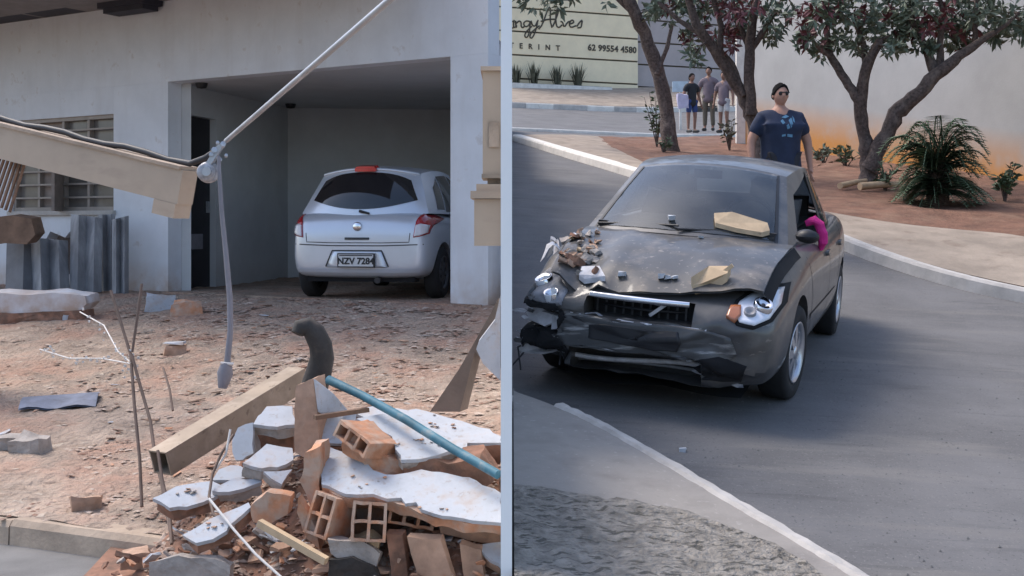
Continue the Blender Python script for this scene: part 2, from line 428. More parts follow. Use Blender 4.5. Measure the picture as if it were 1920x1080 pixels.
mat('cloth_mauve', (0.17, 0.13, 0.15), 0.85)
mat('bag_lilac', (0.50, 0.46, 0.60), 0.7)
mat('shoe', (0.03, 0.03, 0.03), 0.7)
mat('porcelain', (0.34, 0.34, 0.36), 0.3, var=0.3, scale=25, coat=0.5)
mat('rafter', (0.030, 0.030, 0.045), 0.7)
mat('carport_shaded', (0.52, 0.53, 0.54), 0.85, var=0.06, scale=2)  # house wall greyed, the carport's inner shade put into the colour
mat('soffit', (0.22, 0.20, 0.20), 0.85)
mat('roof_tile', (0.30, 0.13, 0.08), 0.85)
mat('cable_black', (0.03, 0.03, 0.035), 0.5)
mat('cable_grey', (0.20, 0.20, 0.23), 0.6)
mat('pale_box', (0.50, 0.58, 0.64), 0.5)

# ------------------------------------------------------------------ terrain
SED_LOC = Vector((1.03, 7.82, 0.55)); SED_ROT = (R(-5.1), R(4.1), R(-111.1))
SED_M = Matrix.LocRotScale(SED_LOC, Euler(SED_ROT), None)
_n = SED_M.to_3x3() @ Vector((0, 0, 1))
GX, GY = -_n.x / _n.z, -_n.y / _n.z
RISE = [(10.4, 0), (11.2, 0.035), (12, 0.14), (13.3, 0.33), (14, 0.41), (17, 0.58), (20, 0.72), (25, 0.90), (32, 1.16), (42, 1.81), (48, 2.5), (60, 3.5), (90, 4.0)]
def z_right(x, y):
    xx = x if x < 3.5 else 3.5 + 1.5 * (1 - math.exp(-(x - 3.5) / 1.5))
    yy = min(y, 60)
    return SED_LOC.z + GX * (xx - SED_LOC.x) + GY * (yy - SED_LOC.y) + (smooth_interp(y, RISE) if y > 10.4 else 0)
def z_left(x, y):
    s = y - 5.79 + 0.427 * (x + 1.92)
    z = 0.10 + 0.0914 * s
    return max(0.06, min(z, 0.75 + 0.02 * max(0, min(y, 60) - 16)))
from mathutils import noise as mnoise
def nz(x, y, s=1.0, o=0.0): return mnoise.noise(Vector((x * s + o, y * s - o, o)))

# ------------------------------------------------------------------ ground, street, yard
def kerb_y(x): return 5.79 - 0.427 * (x + 1.92)       # front line of the pavement on the house side
xs = [-400, -200, -100, -50, -25, -12, -9, -6, -4, -2, -1, -0.03, 0.03, 1, 2, 3, 4, 5, 6, 8, 10, 14, 25, 50, 100, 200, 400]
ys = [-60, -20, -8, -4, 0, 2, 4, 6, 8, 10, 11, 12, 13, 14, 16, 18, 20, 24, 28, 32, 36, 42, 48, 60, 90, 150, 300, 600]
g = MB(); g.grid([[Vector((x, y, (z_left(x, y) if x < 0 else z_right(x, y)) - (0.30 if x < 0 else 0.12))) for x in xs] for y in ys])
struct(g.build('ground', MATS['hill_soil']))

m = MB()
m.grid([[Vector((x, -4 + (kerb_y(x) - 0.10 + 4) * t, -0.03 + 0.01 * nz(x, t * 8, 2))) for x in [-9 + 8.97 * i / 30 for i in range(31)]] for t in [j / 24 for j in range(25)]])
struct(m.build('street', MATS['street_dark']))

rows = []
for j in range(171):
    s = 16.0 * (j / 170) ** 1.35
    row = []
    for i in range(181):
        x = -9 + 8.965 * (i / 180) ** .8
        y = kerb_y(x) - 0.035 + s + max(0, 1 - s) * .035 * nz(x, 0, 3.1, 6)
        k = min(1.0, .35 + s / 0.4)
        row.append(Vector((x, y, z_left(x, y) + k * (0.022 * nz(x, y, 2.3, 3) + 0.020 * nz(x, y, 5.5, 7) + 0.016 * nz(x, y, 12, 1)))))
    rows.append(row)
m = MB(); m.grid(rows); struct(m.build('yard', MATS['sand']))

def sweep_kerb(name, pts, w, h, mt, zf, up=0.0, drop=0.25):
    """kerb: bevelled bar whose road face follows pts, w to the left of travel"""
    secs = []
    for i, (x, y) in enumerate(pts):
        a = Vector(pts[max(i - 1, 0)]); b = Vector(pts[min(i + 1, len(pts) - 1)]); d = (b - a).normalized(); nrm = Vector((-d.y, d.x))
        z = zf(x, y) + up
        sec = []
        for (o, hh) in ((0.0, -drop), (0.012, h - 0.03), (0.035, h), (w - 0.02, h + 0.004), (w, h - 0.012), (w, -drop)):
            sec.append(Vector((x + nrm.x * o, y + nrm.y * o, z + hh)))
        secs.append(sec + [sec[0]])
    mm = MB(); mm.grid(secs, smooth=False)
    mm.add(secs[0][:-1], [tuple(range(6))]); mm.add(secs[-1][:-1], [tuple(range(6))[::-1]])
    return mm

def resample(pts, step):
    out = []
    for (a, b) in zip(pts, pts[1:]):
        a = Vector(a); b = Vector(b); n = max(1, int((b - a).length / step))
        for k in range(n): out.append(tuple(a + (b - a) * k / n))
    out.append(tuple(pts[-1])); return out

def smooth_poly(pts, it=2):
    for _ in range(it):
        o = [pts[0]]
        for a, b in zip(pts, pts[1:]):
            o.append((a[0] * .75 + b[0] * .25, a[1] * .75 + b[1] * .25)); o.append((a[0] * .25 + b[0] * .75, a[1] * .25 + b[1] * .75))
        o.append(pts[-1]); pts = o
    return pts

# pavement kerb in front of the house, stones of one metre
kerb_root = thing('pavement_kerb', 'worn pale kerb along the sandy pavement of the house', 'kerb', (-4, kerb_y(-4), 0))
x = -9.0
while x < -0.2:
    x2 = min(x + 0.92, -0.05)
    seg = [(x + 0.004, kerb_y(x) - 0.11), ((x + x2) / 2, kerb_y((x + x2) / 2) - 0.11), (x2 - 0.004, kerb_y(x2) - 0.11)]
    mm = sweep_kerb('kerbstone', seg, 0.17, 0.095 + random.uniform(-.008, .008), None, lambda a, b: 0.0, 0.0, 0.2)
    mm.build('kerbstone', MATS['kerb_sandy'], kerb_root, world=True)
    x = x2

# ------------------------------------------------------------------ road on the hill side of the divider wall
rx = [0.0 + 16.0 * (i / 60) ** 1.3 for i in range(61)]
ry = [-5 + 14 * i / 30 for i in range(30)] + [9 + 51 * (i / 70) for i in range(71)]
m = MB(); m.grid([[Vector((x, y, z_right(x, y) + 0.006 * nz(x, y, 0.9, 5))) for x in rx] for y in ry])
struct(m.build('road', MATS['asphalt']))

def patch(A, B, h, n=10, rough=0.0, zf=z_right, rs=3.0, edge=True):
    """sheet lofted between two polylines of the same length, h above the terrain"""
    rows = []
    for k in range(n + 1):
        t = k / n; row = []
        for a, b in zip(A, B):
            x = a[0] + (b[0] - a[0]) * t; y = a[1] + (b[1] - a[1]) * t
            e = 1.0 if not edge else min(1, 4 * t, 4 * (1 - t))
            row.append(Vector((x, y, zf(x, y) + (h(t) if callable(h) else h) + e * rough * (nz(x, y, rs, 2) + 0.5 * nz(x, y, rs * 3, 9)))))
        rows.append(row)
    return MB().grid(rows)

# near pavement corner beside the camera
NK = smooth_poly([(0.02, 7.0), (0.24, 6.75), (0.44, 6.45), (0.60, 6.12), (0.80, 5.66), (1.25, 4.60), (1.95, 2.95), (2.6, 1.4), (3.2, 0.0), (4.4, -3.0)], 2)
NKr = resample(NK, 0.12)
kroot = thing('corner_kerb', 'pale weathered kerb curving round the pavement corner in front of the damaged car', 'kerb', (0.8, 5.66, z_right(0.8, 5.66)))
seglen = 7
for i in range(0, len(NKr) - 1, seglen):
    seg = NKr[i:i + seglen + 1]
    if len(seg) < 2: continue
    mm = sweep_kerb('kerbstone', seg[::-1], 0.10, 0.115 if i > 6 else 0.06, None, z_right); mm.rough(.007, 1, 22)
    mm.build('kerbstone', MATS['kerb_concrete'], kroot, world=True)
inner = []
for i, (x, y) in enumerate(NKr):
    a = Vector(NKr[max(i - 1, 0)]); b = Vector(NKr[min(i + 1, len(NKr) - 1)]); d = (b - a).normalized()
    inner.append((x + d.y * 0.09, y - d.x * 0.09))
inner = [(max(0.012, p[0]), p[1]) for p in inner]
A = inner; B = [(0.008, p[1] - 0.0) for p in inner]
m = patch(A, B, 0.105, 8, 0.004); struct(m.build('pavement', MATS['concrete']))
# rough dry turf strip over the lower part of that pavement
tA = [(0.008 + 0.02 * 0, 5.20 + 0.05), (0.10, 5.22), (0.25, 5.17), (0.38, 5.12), (0.52, 5.09), (0.66, 5.03), (0.80, 4.93), (0.93, 4.78), (1.0, 4.68)]
tA = resample(smooth_poly(tA, 2), 0.03)
tB = [(0.008 + 2.3 * (i / (len(tA) - 1)), 1.5) for i in range(len(tA))]
rows = []
for k in range(60):
    t = (k / 59)
    row = []
    for a, b in zip(tA, tB):
        x = a[0] + (b[0] - a[0]) * t; y = a[1] + (b[1] - a[1]) * t
        y += (1 - t) * 0.05 * nz(x, y, 6, 4)
        e = min(1, t * 25)
        row.append(Vector((x, y, z_right(x, y) + 0.100 + e * (0.022 + 0.018 * nz(x, y, 9, 1) + 0.012 * nz(x, y, 24, 6)))))
    rows.append(row)
m = MB().grid(rows); m.build('dry_turf', MATS['dry_turf'], kind='stuff')

# planted island beyond the car: kerb line, tan walk, red earth bed
IK = smooth_poly([(-0.0, 27.6), (0.0 + 0.95, 23.6), (1.9, 20.0), (2.95, 16.3), (3.65, 13.7), (4.2, 12.5), (4.9, 11.7), (5.9, 11.0), (8.0, 10.2), (12.0, 9.0)], 2)
IKr = resample(IK, 0.25)
kroot = thing('island_kerb', 'sunlit whitish kerb edging the planted island behind the damaged car', 'kerb', (3.0, 16.6, z_right(3.0, 16.6)))
for i in range(0, len(IKr) - 1, 5):
    seg = IKr[i:i + 6]
    if len(seg) < 2: continue
    yy = seg[0][1]
    mm = sweep_kerb('kerbstone', seg, 0.24 if yy > 15 else .14, 0.15, None, z_right)
    o = mm.build('kerbstone', MATS['kerb_white' if yy > 15 else 'kerb_concrete'], kroot, world=True)
off = []
for i, (x, y) in enumerate(IKr):
    a = Vector(IKr[max(i - 1, 0)]); b = Vector(IKr[min(i + 1, len(IKr) - 1)]); d = (b - a).normalized()
    off.append((x - d.y * 0.12, y + d.x * 0.12))
n_ = len(off)
def far_edge(i):
    t = i / (n_ - 1)
    return [(0.0 + 9 * t, 31.6)][0]
outer = []
for i in range(n_):
    x, y = off[i]
    # the island runs back to the far lane on the left and to the yard wall on the right
    outer.append((x + 5.6, max(y + 4.2, 31.5 - 0.95 * x * 1.6) if x < 2.95 else y + 6.2 + max(0, (4 - x)) * 5))
outer = [(o[0], o[1]) for o in outer]
m = patch(off, outer, 0.135, 26, 0.05, rs=1.2); struct(m.build('island', MATS['red_dirt']))
walk = []
for i, (x, y) in enumerate(off):
    w = interp(y, [(9, 3.6), (12, 2.3), (13.5, 1.35), (16, 0.55), (19, 0.5), (22, 1.3), (28, 2.6)])
    ox, oy = outer[i]; L = math.hypot(ox - x, oy - y)
    walk.append((x + (ox - x) / L * w, y + (oy - y) / L * w))
m = patch(off, walk, lambda t: 0.142 + 0.04 * min(1, 3 * t * (1 - t)) , 10, 0.02, rs=1.2); struct(m.build('footpath', MATS['tan_path']))

# far lane: kerb pieces painted white and dark, walk and planter before the clad wall
fkroot = thing('far_kerb', 'kerb of white and dark painted stones across the far lane', 'kerb', (3, 41.5, z_right(3, 41.5)))
x = -0.6; k = 0
pat = [('kerb_concrete', 1.1), ('kerb_white', 1.0), ('kerb_concrete', 1.2), ('kerb_white', 1.0), ('kerb_concrete', .8), ('kerb_white', 1.1), ('kerb_white', 1.1), ('kerb_dark', .9), ('kerb_white', .9), ('kerb_dark', 1.2), ('kerb_white', 1.2), ('kerb_white', 1.2), ('kerb_white', 1.2)]
for mt, w in pat:
    y0 = 41.5 + 0.2 * x; y1 = 41.5 + 0.2 * (x + w)
    mm = sweep_kerb('kerbstone', [(x, y0), (x + w - 0.01, y1)], 0.5, 0.20 if mt != 'kerb_dark' else 0.17, None, z_right)
    mm.build('kerbstone', MATS[mt], fkroot, world=True); x += w
FA = [(-1 + 0.6 * i, 41.9 + 0.2 * (-1 + 0.6 * i)) for i in range(28)]
FB = [(p[0], p[1] + 9) for p in FA]
m = patch(FA, FB, 0.17, 8); struct(m.build('far_pavement', MATS['tan_path']))
nl = [(-0.2 + 0.5 * i, 31.7 + 0.1 * i) for i in range(14)]
m = sweep_kerb('k', nl, 0.2, 0.10, None, z_right)
m.build('lane_kerb', MATS['kerb_white'], label='thin pale kerb between the far lane and the island', cat='kerb')

# ------------------------------------------------------------------ clad wall with lettering
WD = Vector((5.1, 2.0, 0)).normalized(); WN = Vector((WD.y, -WD.x, 0))     # wall runs along WD, faces WN
W0 = Vector((-0.7, 47.7, 0))
wl = (at(1197, 165, 50) - W0).dot(WD)
wr = thing('clad_wall', 'cream panelled wall with dark hand lettering beyond the far lane', 'wall', (W0.x, W0.y, z_right(0.3, 48)))
zb = at(960, 171, 48).z
def wallbox(u0, u1, z0, z1, d0, d1):
    mm = MB(); p = []
    for z in (z0, z1):
        for (u, d) in ((u0, d0), (u1, d0), (u1, d1), (u0, d1)): q = W0 + WD * u + WN * d; p.append(Vector((q.x, q.y, z)))
    return mm.add(p, [(0,3,2,1),(4,5,6,7),(0,1,5,4),(1,2,6,5),(2,3,7,6),(3,0,4,7)])
ch = 0.965
wallbox(-0.5, wl, zb - 1.2, zb + 7 * ch, -0.30, -0.03).build('backing', MATS['joint_dark'], wr, world=True)
z = at(960, 147, 48).z - ch
for k in range(7):
    cuts = [-0.5, wl]
    for u0, u1 in zip(cuts, cuts[1:]):
        wallbox(u0 + 0.01, u1 - 0.0, z + k * ch + 0.035, z + (k + 1) * ch - 0.035, -0.03, 0.035).build('panel', MATS['cream_clad'], wr, world=True)
# shaded continuation, its shade painted in as lilac grey, set back
wr2 = thing('side_wall', 'panelled wall, its shade painted mauve grey, continuing behind the young trees', 'wall', (W0 + WD * (wl + 2)).to_tuple())
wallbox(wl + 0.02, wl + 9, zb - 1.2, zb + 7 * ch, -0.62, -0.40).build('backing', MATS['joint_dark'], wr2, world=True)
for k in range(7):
    wallbox(wl + 0.03, wl + 9, z + k * ch + 0.03 - 0.05, z + (k + 1) * ch - 0.04 - 0.05, -0.40, -0.33).build('panel', MATS['shaded_clad'], wr2, world=True)

def on_wall(px, py):
    """point of the clad wall's face on a photo sight line"""
    d = at(px, py, 1.0) - Vector((0, 0, CZ)); q = W0 + WN * 0.04
    t = (q - Vector((0, 0, CZ))).dot(WN) / d.dot(WN)
    return Vector((0, 0, CZ)) + d * t
# hand lettering as brushed strokes (pixel-like units relative to the word start)
GLYPH = {
 'a': [[(8,0),(3,-1),(0,4),(3,9),(8,9)],[(9,11),(8,2),(10,0),(13,3)]],
 'n': [[(0,10),(1,0)],[(1,6),(5,10),(8,8),(8,1),(11,0),(13,3)]],
 'g': [[(9,9),(4,10),(0,6),(3,1),(8,3),(10,9)],[(10,9),(9,-6),(6,-14),(2,-13),(3,-7),(12,2)]],
 'y': [[(0,10),(2,3),(6,2),(9,9)],[(10,11),(7,-4),(2,-15),(-2,-14),(0,-7),(12,3)]],
 'A': [[(0,-2),(5,4),(12,24),(15,30),(17,26),(16,10),(19,0)],[(3,9),(12,12),(24,12)]],
 'l': [[(0,2),(6,16),(9,27),(6,28),(4,16),(5,2),(9,0),(13,4)]],
 'v': [[(0,9),(3,8),(5,0),(10,8),(13,9)]],
 'e': [[(1,5),(8,7),(7,11),(3,10),(1,4),(4,0),(11,3)]],
 's': [[(1,2),(6,9),(9,11),(8,5),(7,0),(2,0)]]}
def strokes(word, px0, py0, sc, rad, adv):
    mm = MB(); x = px0
    for ch_ in word:
        if ch_ == ' ': x += adv * sc * 0.6; continue
        for st in GLYPH[ch_]:
            pts = smooth_poly(st, 1)
            mm.tube([on_wall(x + p[0] * sc, py0 - p[1] * sc) for p in pts], rad, 5)
        x += (GLYPH[ch_] and (20 if ch_ == 'A' else 11)) * sc
    return mm
strokes('angyAlves', 952, 52, 1.32, 0.035, 12).build('script_lettering', MATS['sign_ink'], wr, world=True)
def wall_text(body, px, py, size, space, bold=0.0):
    me = text_mesh(body, size, 0.015, space=space, bold=bold)
    p = on_wall(px, py)
    M = Matrix.Translation(p) @ Matrix(((WD.x, 0, WN.x), (WD.y, 0, WN.y), (0, 1, 0))).to_4x4()
    me.transform(wmat(wr).inverted() @ M)
    return meshobj('lettering', me, MATS['sign_ink'], wr)
wall_text('T E R I N T', 1003, 88, 0.30, 1.55, 0.008)
wall_text('62 99554 4580', 1148, 92, 0.36, 1.05, 0.012)
# planter ledge in front of the wall, spiky grasses in it
pl0 = (at(940, 160, 47) - W0).dot(WD); pl1 = (at(1152, 160, 48.5) - W0).dot(WD)
pr = thing('planter', 'long low white planter trough at the foot of the cream wall', 'planter', (W0 + WD * pl0).to_tuple())
zp = at(1050, 168, 47.6).z
wallbox(pl0, pl1, zp - 0.5, zp + 0.22, 0.78, 0.86).build('front_panel', MATS['planter_white'], pr, world=True)
wallbox(pl0, pl1, zp - 0.5, zp + 0.24, 0.20, 0.775).build('soil', MATS['joint_dark'], pr, world=True)
for px, h, wd in ((962, .85, .5), (1000, 1.0, .6), (1052, .95, .5), (1098, 1.0, .8)):
    u = (at(px, 150, 47.8) - W0).dot(WD); b0 = W0 + WD * u + WN * 0.5; b0.z = zp + 0.22
    mm = MB(); rr = random.Random(px)
    for k in range(46):
        a = rr.uniform(0, 6.28); l = rr.uniform(.25, 1) * wd * 0.55; hh = h * rr.uniform(.6, 1)
        base = b0 + Vector((math.cos(a), math.sin(a), 0)) * rr.uniform(0, .16)
        tip = base + Vector((math.cos(a) * l, math.sin(a) * l, hh)); mid = (base + tip) / 2 + Vector((0, 0, .1))
        sd_ = Vector((-math.sin(a), math.cos(a), 0)) * .022
        mm.add([base - sd_, base + sd_, mid + sd_, mid - sd_, tip], [(0, 1, 2, 3), (3, 2, 4)])
    mm.build('spiky_grass', MATS['grass_blade'], label='clump of spiky ornamental grass in the white planter', cat='plant', group='grasses in the planter')

# ------------------------------------------------------------------ tall rendered wall behind the trees
yA = at(1396, 250, 28.5); yB = at(1920, 352, 19.6)
YD = (Vector((yB.x, yB.y, 0)) - Vector((yA.x, yA.y, 0))).normalized()
yEnd = yB + YD * 9
mt = MATS['yard_wall']
# rust-coloured splash stain along the foot of the wall (earth thrown up by rain)
def foot_mask(nt, geo):
    sx = nt.nodes.new('ShaderNodeSeparateXYZ'); nt.links.new(geo.outputs['Position'], sx.inputs[0])
    # height above the sloping foot line
    base = nt.nodes.new('ShaderNodeMath'); base.operation = 'MULTIPLY_ADD'
    sl = (yA.z - yB.z) / (yA.y - yB.y)
    base.inputs[1].default_value = sl; base.inputs[2].default_value = yB.z - sl * yB.y
    nt.links.new(sx.outputs['Y'], base.inputs[0])
    sub = nt.nodes.new('ShaderNodeMath'); sub.operation = 'SUBTRACT'
    nt.links.new(sx.outputs['Z'], sub.inputs[0]); nt.links.new(base.outputs[0], sub.inputs[1])
    mr = nt.nodes.new('ShaderNodeMapRange'); mr.inputs['From Min'].default_value = 0.15; mr.inputs['From Max'].default_value = 0.95
    mr.inputs['To Min'].default_value = 1; mr.inputs['To Max'].default_value = 0
    nt.links.new(sub.outputs[0], mr.inputs['Value']); return mr.outputs['Result']
overlay(mt, (0.52, 0.225, 0.045), scale=1.6, lo=0.12, hi=0.5, amount=.95, zmask=foot_mask)
mm = MB(); nW = Vector((YD.y, -YD.x, 0)); nW = nW if nW.x > 0 else -nW
p = []
for q, zt in ((yA, yA.z + 5.2), (yEnd, yA.z + 4.6)):
    for d in (0, 0.18):
        for zz in ((z_right(q.x, q.y) - 0.4), zt): p.append(Vector((q.x + nW.x * d, q.y + nW.y * d, zz)))
mm.add(p, [(0,1,3,2),(4,6,7,5),(0,4,5,1),(2,3,7,6),(1,5,7,3),(0,2,6,4)])
mm.build('rendered_wall', mt, label='tall pale grey wall with rusty orange splash stain along its foot', cat='wall')
pst = MB(); q = at(1389, 246, 28.6)
pst.box((q.x - 0.13, q.y - 0.14, q.z - 0.5), (q.x + 0.10, q.y + 0.0, q.z + 5.3))
pst.build('wall_post', MATS['planter_white'], label='slim white post at the far end of the grey wall', cat='post')

# ------------------------------------------------------------------ added white wall standing for the divider strip between yard and hill road
D0 = 4.2; TH = 21.0 / FPX * D0
bw = thing('divider_wall', 'added thin white wall seen end on, standing for the divider strip', 'wall', (-TH / 2, D0, 0))
MB().box((-TH, D0, -0.3), (0.0, D0 + 0.16, 2.55)).build('end_post', MATS['divider_white'], bw, world=True)
y = D0 + 0.165
while y < 31:
    y2 = y + 1.6
    zt = 2.49 if 5.9 < y < 6.0 else max(z_right(0, y), z_left(-.1, y)) + 0.95
    MB().box((-TH + 0.004, y, -0.3), (-0.004, y2 - 0.006, zt)).build('panel', MATS['divider_white'], bw, world=True)
    MB().box((-TH + 0.001, y, zt + 0.001), (-0.001, y2 - 0.006, zt + 0.05)).build('coping', MATS['divider_white'], bw, world=True)
    y = y2
MB().box((-TH + 0.002, -3, -0.3), (-0.002, D0 - 0.005, 0.30)).build('footing', MATS['concrete'], bw, world=True)

# ------------------------------------------------------------------ house
HA = Vector((-4.28, 14.6, 0)); HB = Vector((-0.65, 12.4, 0)); HD = (HA - HB).normalized(); HN = Vector((-HD.y, HD.x, 0))
if HN.y > 0: HN = -HN
FL = 0.75
def hpt(t, z, d=0.0):          # t metres to the left of the carport opening, d in front of the facade
    q = HA + HD * t + HN * d; return Vector((q.x, q.y, z))
def fbox(t0, t1, z0, z1, d0=-0.22, d1=0.0):
    mm = MB(); p = []
    for z in (z0, z1):
        for (t, d) in ((t0, d0), (t1, d0), (t1, d1), (t0, d1)): p.append(hpt(t, z, d))
    return mm.add(p, [(0,3,2,1),(4,5,6,7),(0,1,5,4),(1,2,6,5),(2,3,7,6),(3,0,4,7)])
def hpix(px):                 # t of the facade at a photo column
    k = (px - 960) / FPX; return (HA.x - k * HA.y) / (k * HD.y - HD.x)
OP = -(HA - HB).length        # opening spans t = OP .. 0
house = thing('house', 'white rendered house with an open carport and broken front', 'house', (-2.5, 13.5, FL))
ZO = 3.37; ZT = 4.36
tw0, tw1 = hpix(213), hpix(22)         # window
zw0, zw1 = 1.775, 3.02
H = MATS['white_wall']
fbox(0.0, tw0, 0.2, ZO).build('wall', H, house, world=True)                       # between opening and window
fbox(tw1, 8.0, 0.2, ZO).build('wall', H, house, world=True)
fbox(tw0 + .001, tw1 - .001, zw1, ZO).build('wall', H, house, world=True)
fbox(OP - 0.47, 8.0, ZO + 0.001, ZT + 0.2).build('wall', H, house, world=True)     # lintel band
# broken apron under the window: ragged opening left, low stump
fbox(tw0 + .001, tw0 + 0.22, 0.2, zw0, -0.2, -0.01).build('wall', H, house, world=True)
rag = [(tw0 + .22, zw0), (tw1, zw0), (tw1, 1.15), (tw1 - .3, 1.32), (tw1 - .55, 1.22), (tw1 - .8, 1.5), (tw1 - 1.1, 1.42), (tw1 - 1.35, 1.62), (tw0 + .22, 1.55)]
mm = MB(); mm.prism([hpt(a, b, -0.015) for a, b in rag], -HN * -0.0 + (-HN) * 0.17); mm.build('broken_apron', H, house, world=True)
fbox(tw0 + 0.0, tw1 + 2, 0.2, 0.92, -0.21, -0.02).build('stump', H, house, world=True)
# pillar at the corner of the carport
fbox(OP - 0.47, OP, 0.2, ZO, -0.40, 0.0).build('pillar', H, house, world=True)
# carport shell: side wall, back wall, ceiling, floor
I0 = hpt(0.02, 0, -0.22); I1 = Vector((-3.42, 17.9, 0)); I2 = Vector((1.0 - 1.15, 18.2, 0))
def wallseg(a, b, z0, z1, th, side):
    a = Vector((a.x, a.y, 0)); b = Vector((b.x, b.y, 0)); d = (b - a).normalized(); nn = Vector((-d.y, d.x, 0)) * side; mm = MB(); p = []
    for z in (z0, z1):
        for q in (a, b, b + nn * th, a + nn * th): p.append(Vector((q.x, q.y, z)))
    return mm.add(p, [(0,3,2,1),(4,5,6,7),(0,1,5,4),(1,2,6,5),(2,3,7,6),(3,0,4,7)])
sdv = (I1 - I0).normalized()
def side_s(px):
    k = (px - 960) / FPX; return (k * I0.y - I0.x) / (sdv.x - k * sdv.y)
s0, s1 = side_s(338), side_s(405); zd = 3.0
wallseg(I0, I0 + sdv * s0, FL - .1, ZO, 0.15, 1).build('side_wall', MATS['carport_shaded'], house, world=True)
wallseg(I0 + sdv * s1, I1, FL - .1, ZO, 0.15, 1).build('side_wall', MATS['carport_shaded'], house, world=True)
wallseg(I0 + sdv * (s0 + .001), I0 + sdv * (s1 - .001), zd, ZO, 0.15, 1).build('side_wall', MATS['carport_shaded'], house, world=True)
dr = wallseg(I0 + sdv * (s0 + .002), I0 + sdv * (s1 - .002), FL, zd - .002, 0.04, 1)
nn = Vector((-sdv.y, sdv.x, 0)) * 0.09
for v in dr.v: v += nn
door = dr.build('door', MATS['door_dark'], house, world=True)
nt_ = wallseg(I0 + sdv * (s0 + .42), I0 + sdv * (s1 - .22), 1.27, 1.47, 0.012, 1)
for v in nt_.v: v += nn - nn.normalized() * 0.016
nt_.build('mail_plate', MATS['cable_grey'], door, world=True)
hb = wallseg(I0 + sdv * (s1 - .12), I0 + sdv * (s1 - .07), 1.75, 1.9, 0.03, 1)
for v in hb.v: v += nn - nn.normalized() * 0.036
hb.build('handle', MATS['galvanised'], door, world=True)
wallseg(I1, I2, FL - .1, ZO, 0.15, 1).build('back_wall', MATS['carport_shaded'], house, world=True)
mm = MB(); mm.prism([hpt(0.0, ZO + .002, -0.23), hpt(OP - .47, ZO + .002, -0.23), Vector((-0.10, 14.5, ZO + .002)), Vector((-0.10, 18.4, ZO + .002)), Vector((-3.7, 18.1, ZO + .002))], (0, 0, 0.12)); mm.build('ceiling', MATS['carport_shaded'], house, world=True)
mm = MB(); mm.prism([hpt(0.4, FL + .012, 0.10), hpt(OP - .45, FL + .012, 0.10), Vector((-0.12, 18.4, FL + .012)), Vector((-3.9, 18.1, FL + .012))], (0, 0, -0.5)); mm.build('carport_floor', MATS['sand'], house, world=True)
wallseg(Vector((-0.11, 14.9, 0)), Vector((-0.11, 18.2, 0)), FL - .1, ZO, 0.15, 1).build('side_wall', MATS['carport_shaded'], house, world=True)  # added wall, closes the open carport side to cut the light inside
for px, py, Y in ((378, 158, 14.75), (545, 222, 17.3)):
    q = at(px, py, Y); q.z = ZO
    mm = MB(); mm.lathe([(0.001, -0.07), (.06, -.06), (.075, -.03), (.08, 0)], q, n=12); mm.build('ceiling_lamp', MATS['black_plastic'], house, world=True)
# roof with deep eaves, rafter ends hanging below
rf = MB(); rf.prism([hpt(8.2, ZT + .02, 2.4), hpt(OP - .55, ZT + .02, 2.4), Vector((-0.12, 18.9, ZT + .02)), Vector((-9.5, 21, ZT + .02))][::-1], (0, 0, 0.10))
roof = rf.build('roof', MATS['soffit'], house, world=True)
rf = MB(); a, b = hpt(8.2, ZT + .125, 2.45), hpt(OP - .55, ZT + .125, 2.45); c, d = Vector((-0.3, 19, ZT + 1.4)), Vector((-9.5, 21, ZT + 1.4))
rf.add([a, b, c, d, Vector((c.x, c.y, ZT + .125)), Vector((d.x, d.y, ZT + .125))], [(0, 1, 2, 3), (0, 5, 4, 1), (1, 4, 2), (0, 3, 5), (2, 4, 5, 3)])
rf.build('tiles', MATS['roof_tile'], roof, world=True)
for px0, px1, yb in ((-5, 82, 11), (224, 308, 23), (88, 165, 3)):
    t0, t1 = hpix(px1), hpix(px0); tm = (t0 + t1) / 2
    zc = at((px0 + px1) / 2, yb, hpt(tm, 0, 0.2).y).z
    mm = fbox(t0, t1, zc + .06, ZT + .019, 0.02, 0.35)
    mm.prism([hpt(t0 + .05, zc + .06, .05), hpt(t1 - .05, zc + .06, .05), hpt(t1 - .05, zc + .06, .3), hpt(t0 + .05, zc + .06, .3)], (0, 0, -.06))
    mm.build('rafter_end', MATS['rafter'], house, world=True)
# window: frame, bars, glass, curtain
window = fbox(tw0, tw1, zw0, zw0 + .05, -0.17, -0.03).build('window', MATS['window_frame'], house, world=True)
fbox(tw0, tw1, zw1 - .05, zw1, -0.17, -0.03).build('frame_head', MATS['window_frame'], window, world=True)
nv = 4
for k in range(nv + 1):
    t = tw0 + (tw1 - tw0 - .05) * k / nv
    fbox(t, t + .045, zw0 + .051, zw1 - .051, -0.165, -0.035).build('frame_upright', MATS['window_frame'], window, world=True)
for k in range(nv):
    t0 = tw0 + (tw1 - tw0 - .05) * k / nv + .046; t1 = tw0 + (tw1 - tw0 - .05) * (k + 1) / nv - .001
    fbox(t0, t1, zw0 + .051, zw1 - .051, -0.115, -0.105).build('pane', MATS['window_glass'] if k != 2 else MATS['curtain'], window, world=True)
for k in range(1, 7):
    z = zw0 + (zw1 - zw0) * k / 7
    fbox(tw0 + .005, tw1 - .005, z - .012, z + .012, -0.034, -0.012).build('bar', MATS['window_frame'], window, world=True)
fbox(tw0 - .04, tw1 + .04, zw0 - .055, zw0 - .001, -0.10, 0.05).build('sill', MATS['kerb_concrete'], window, world=True)
# dark room behind the broken front
fbox(tw0 - .3, 8.0, 0.5, ZO, -2.2, -2.0).build('inner_wall', MATS['soffit'], house, world=True)
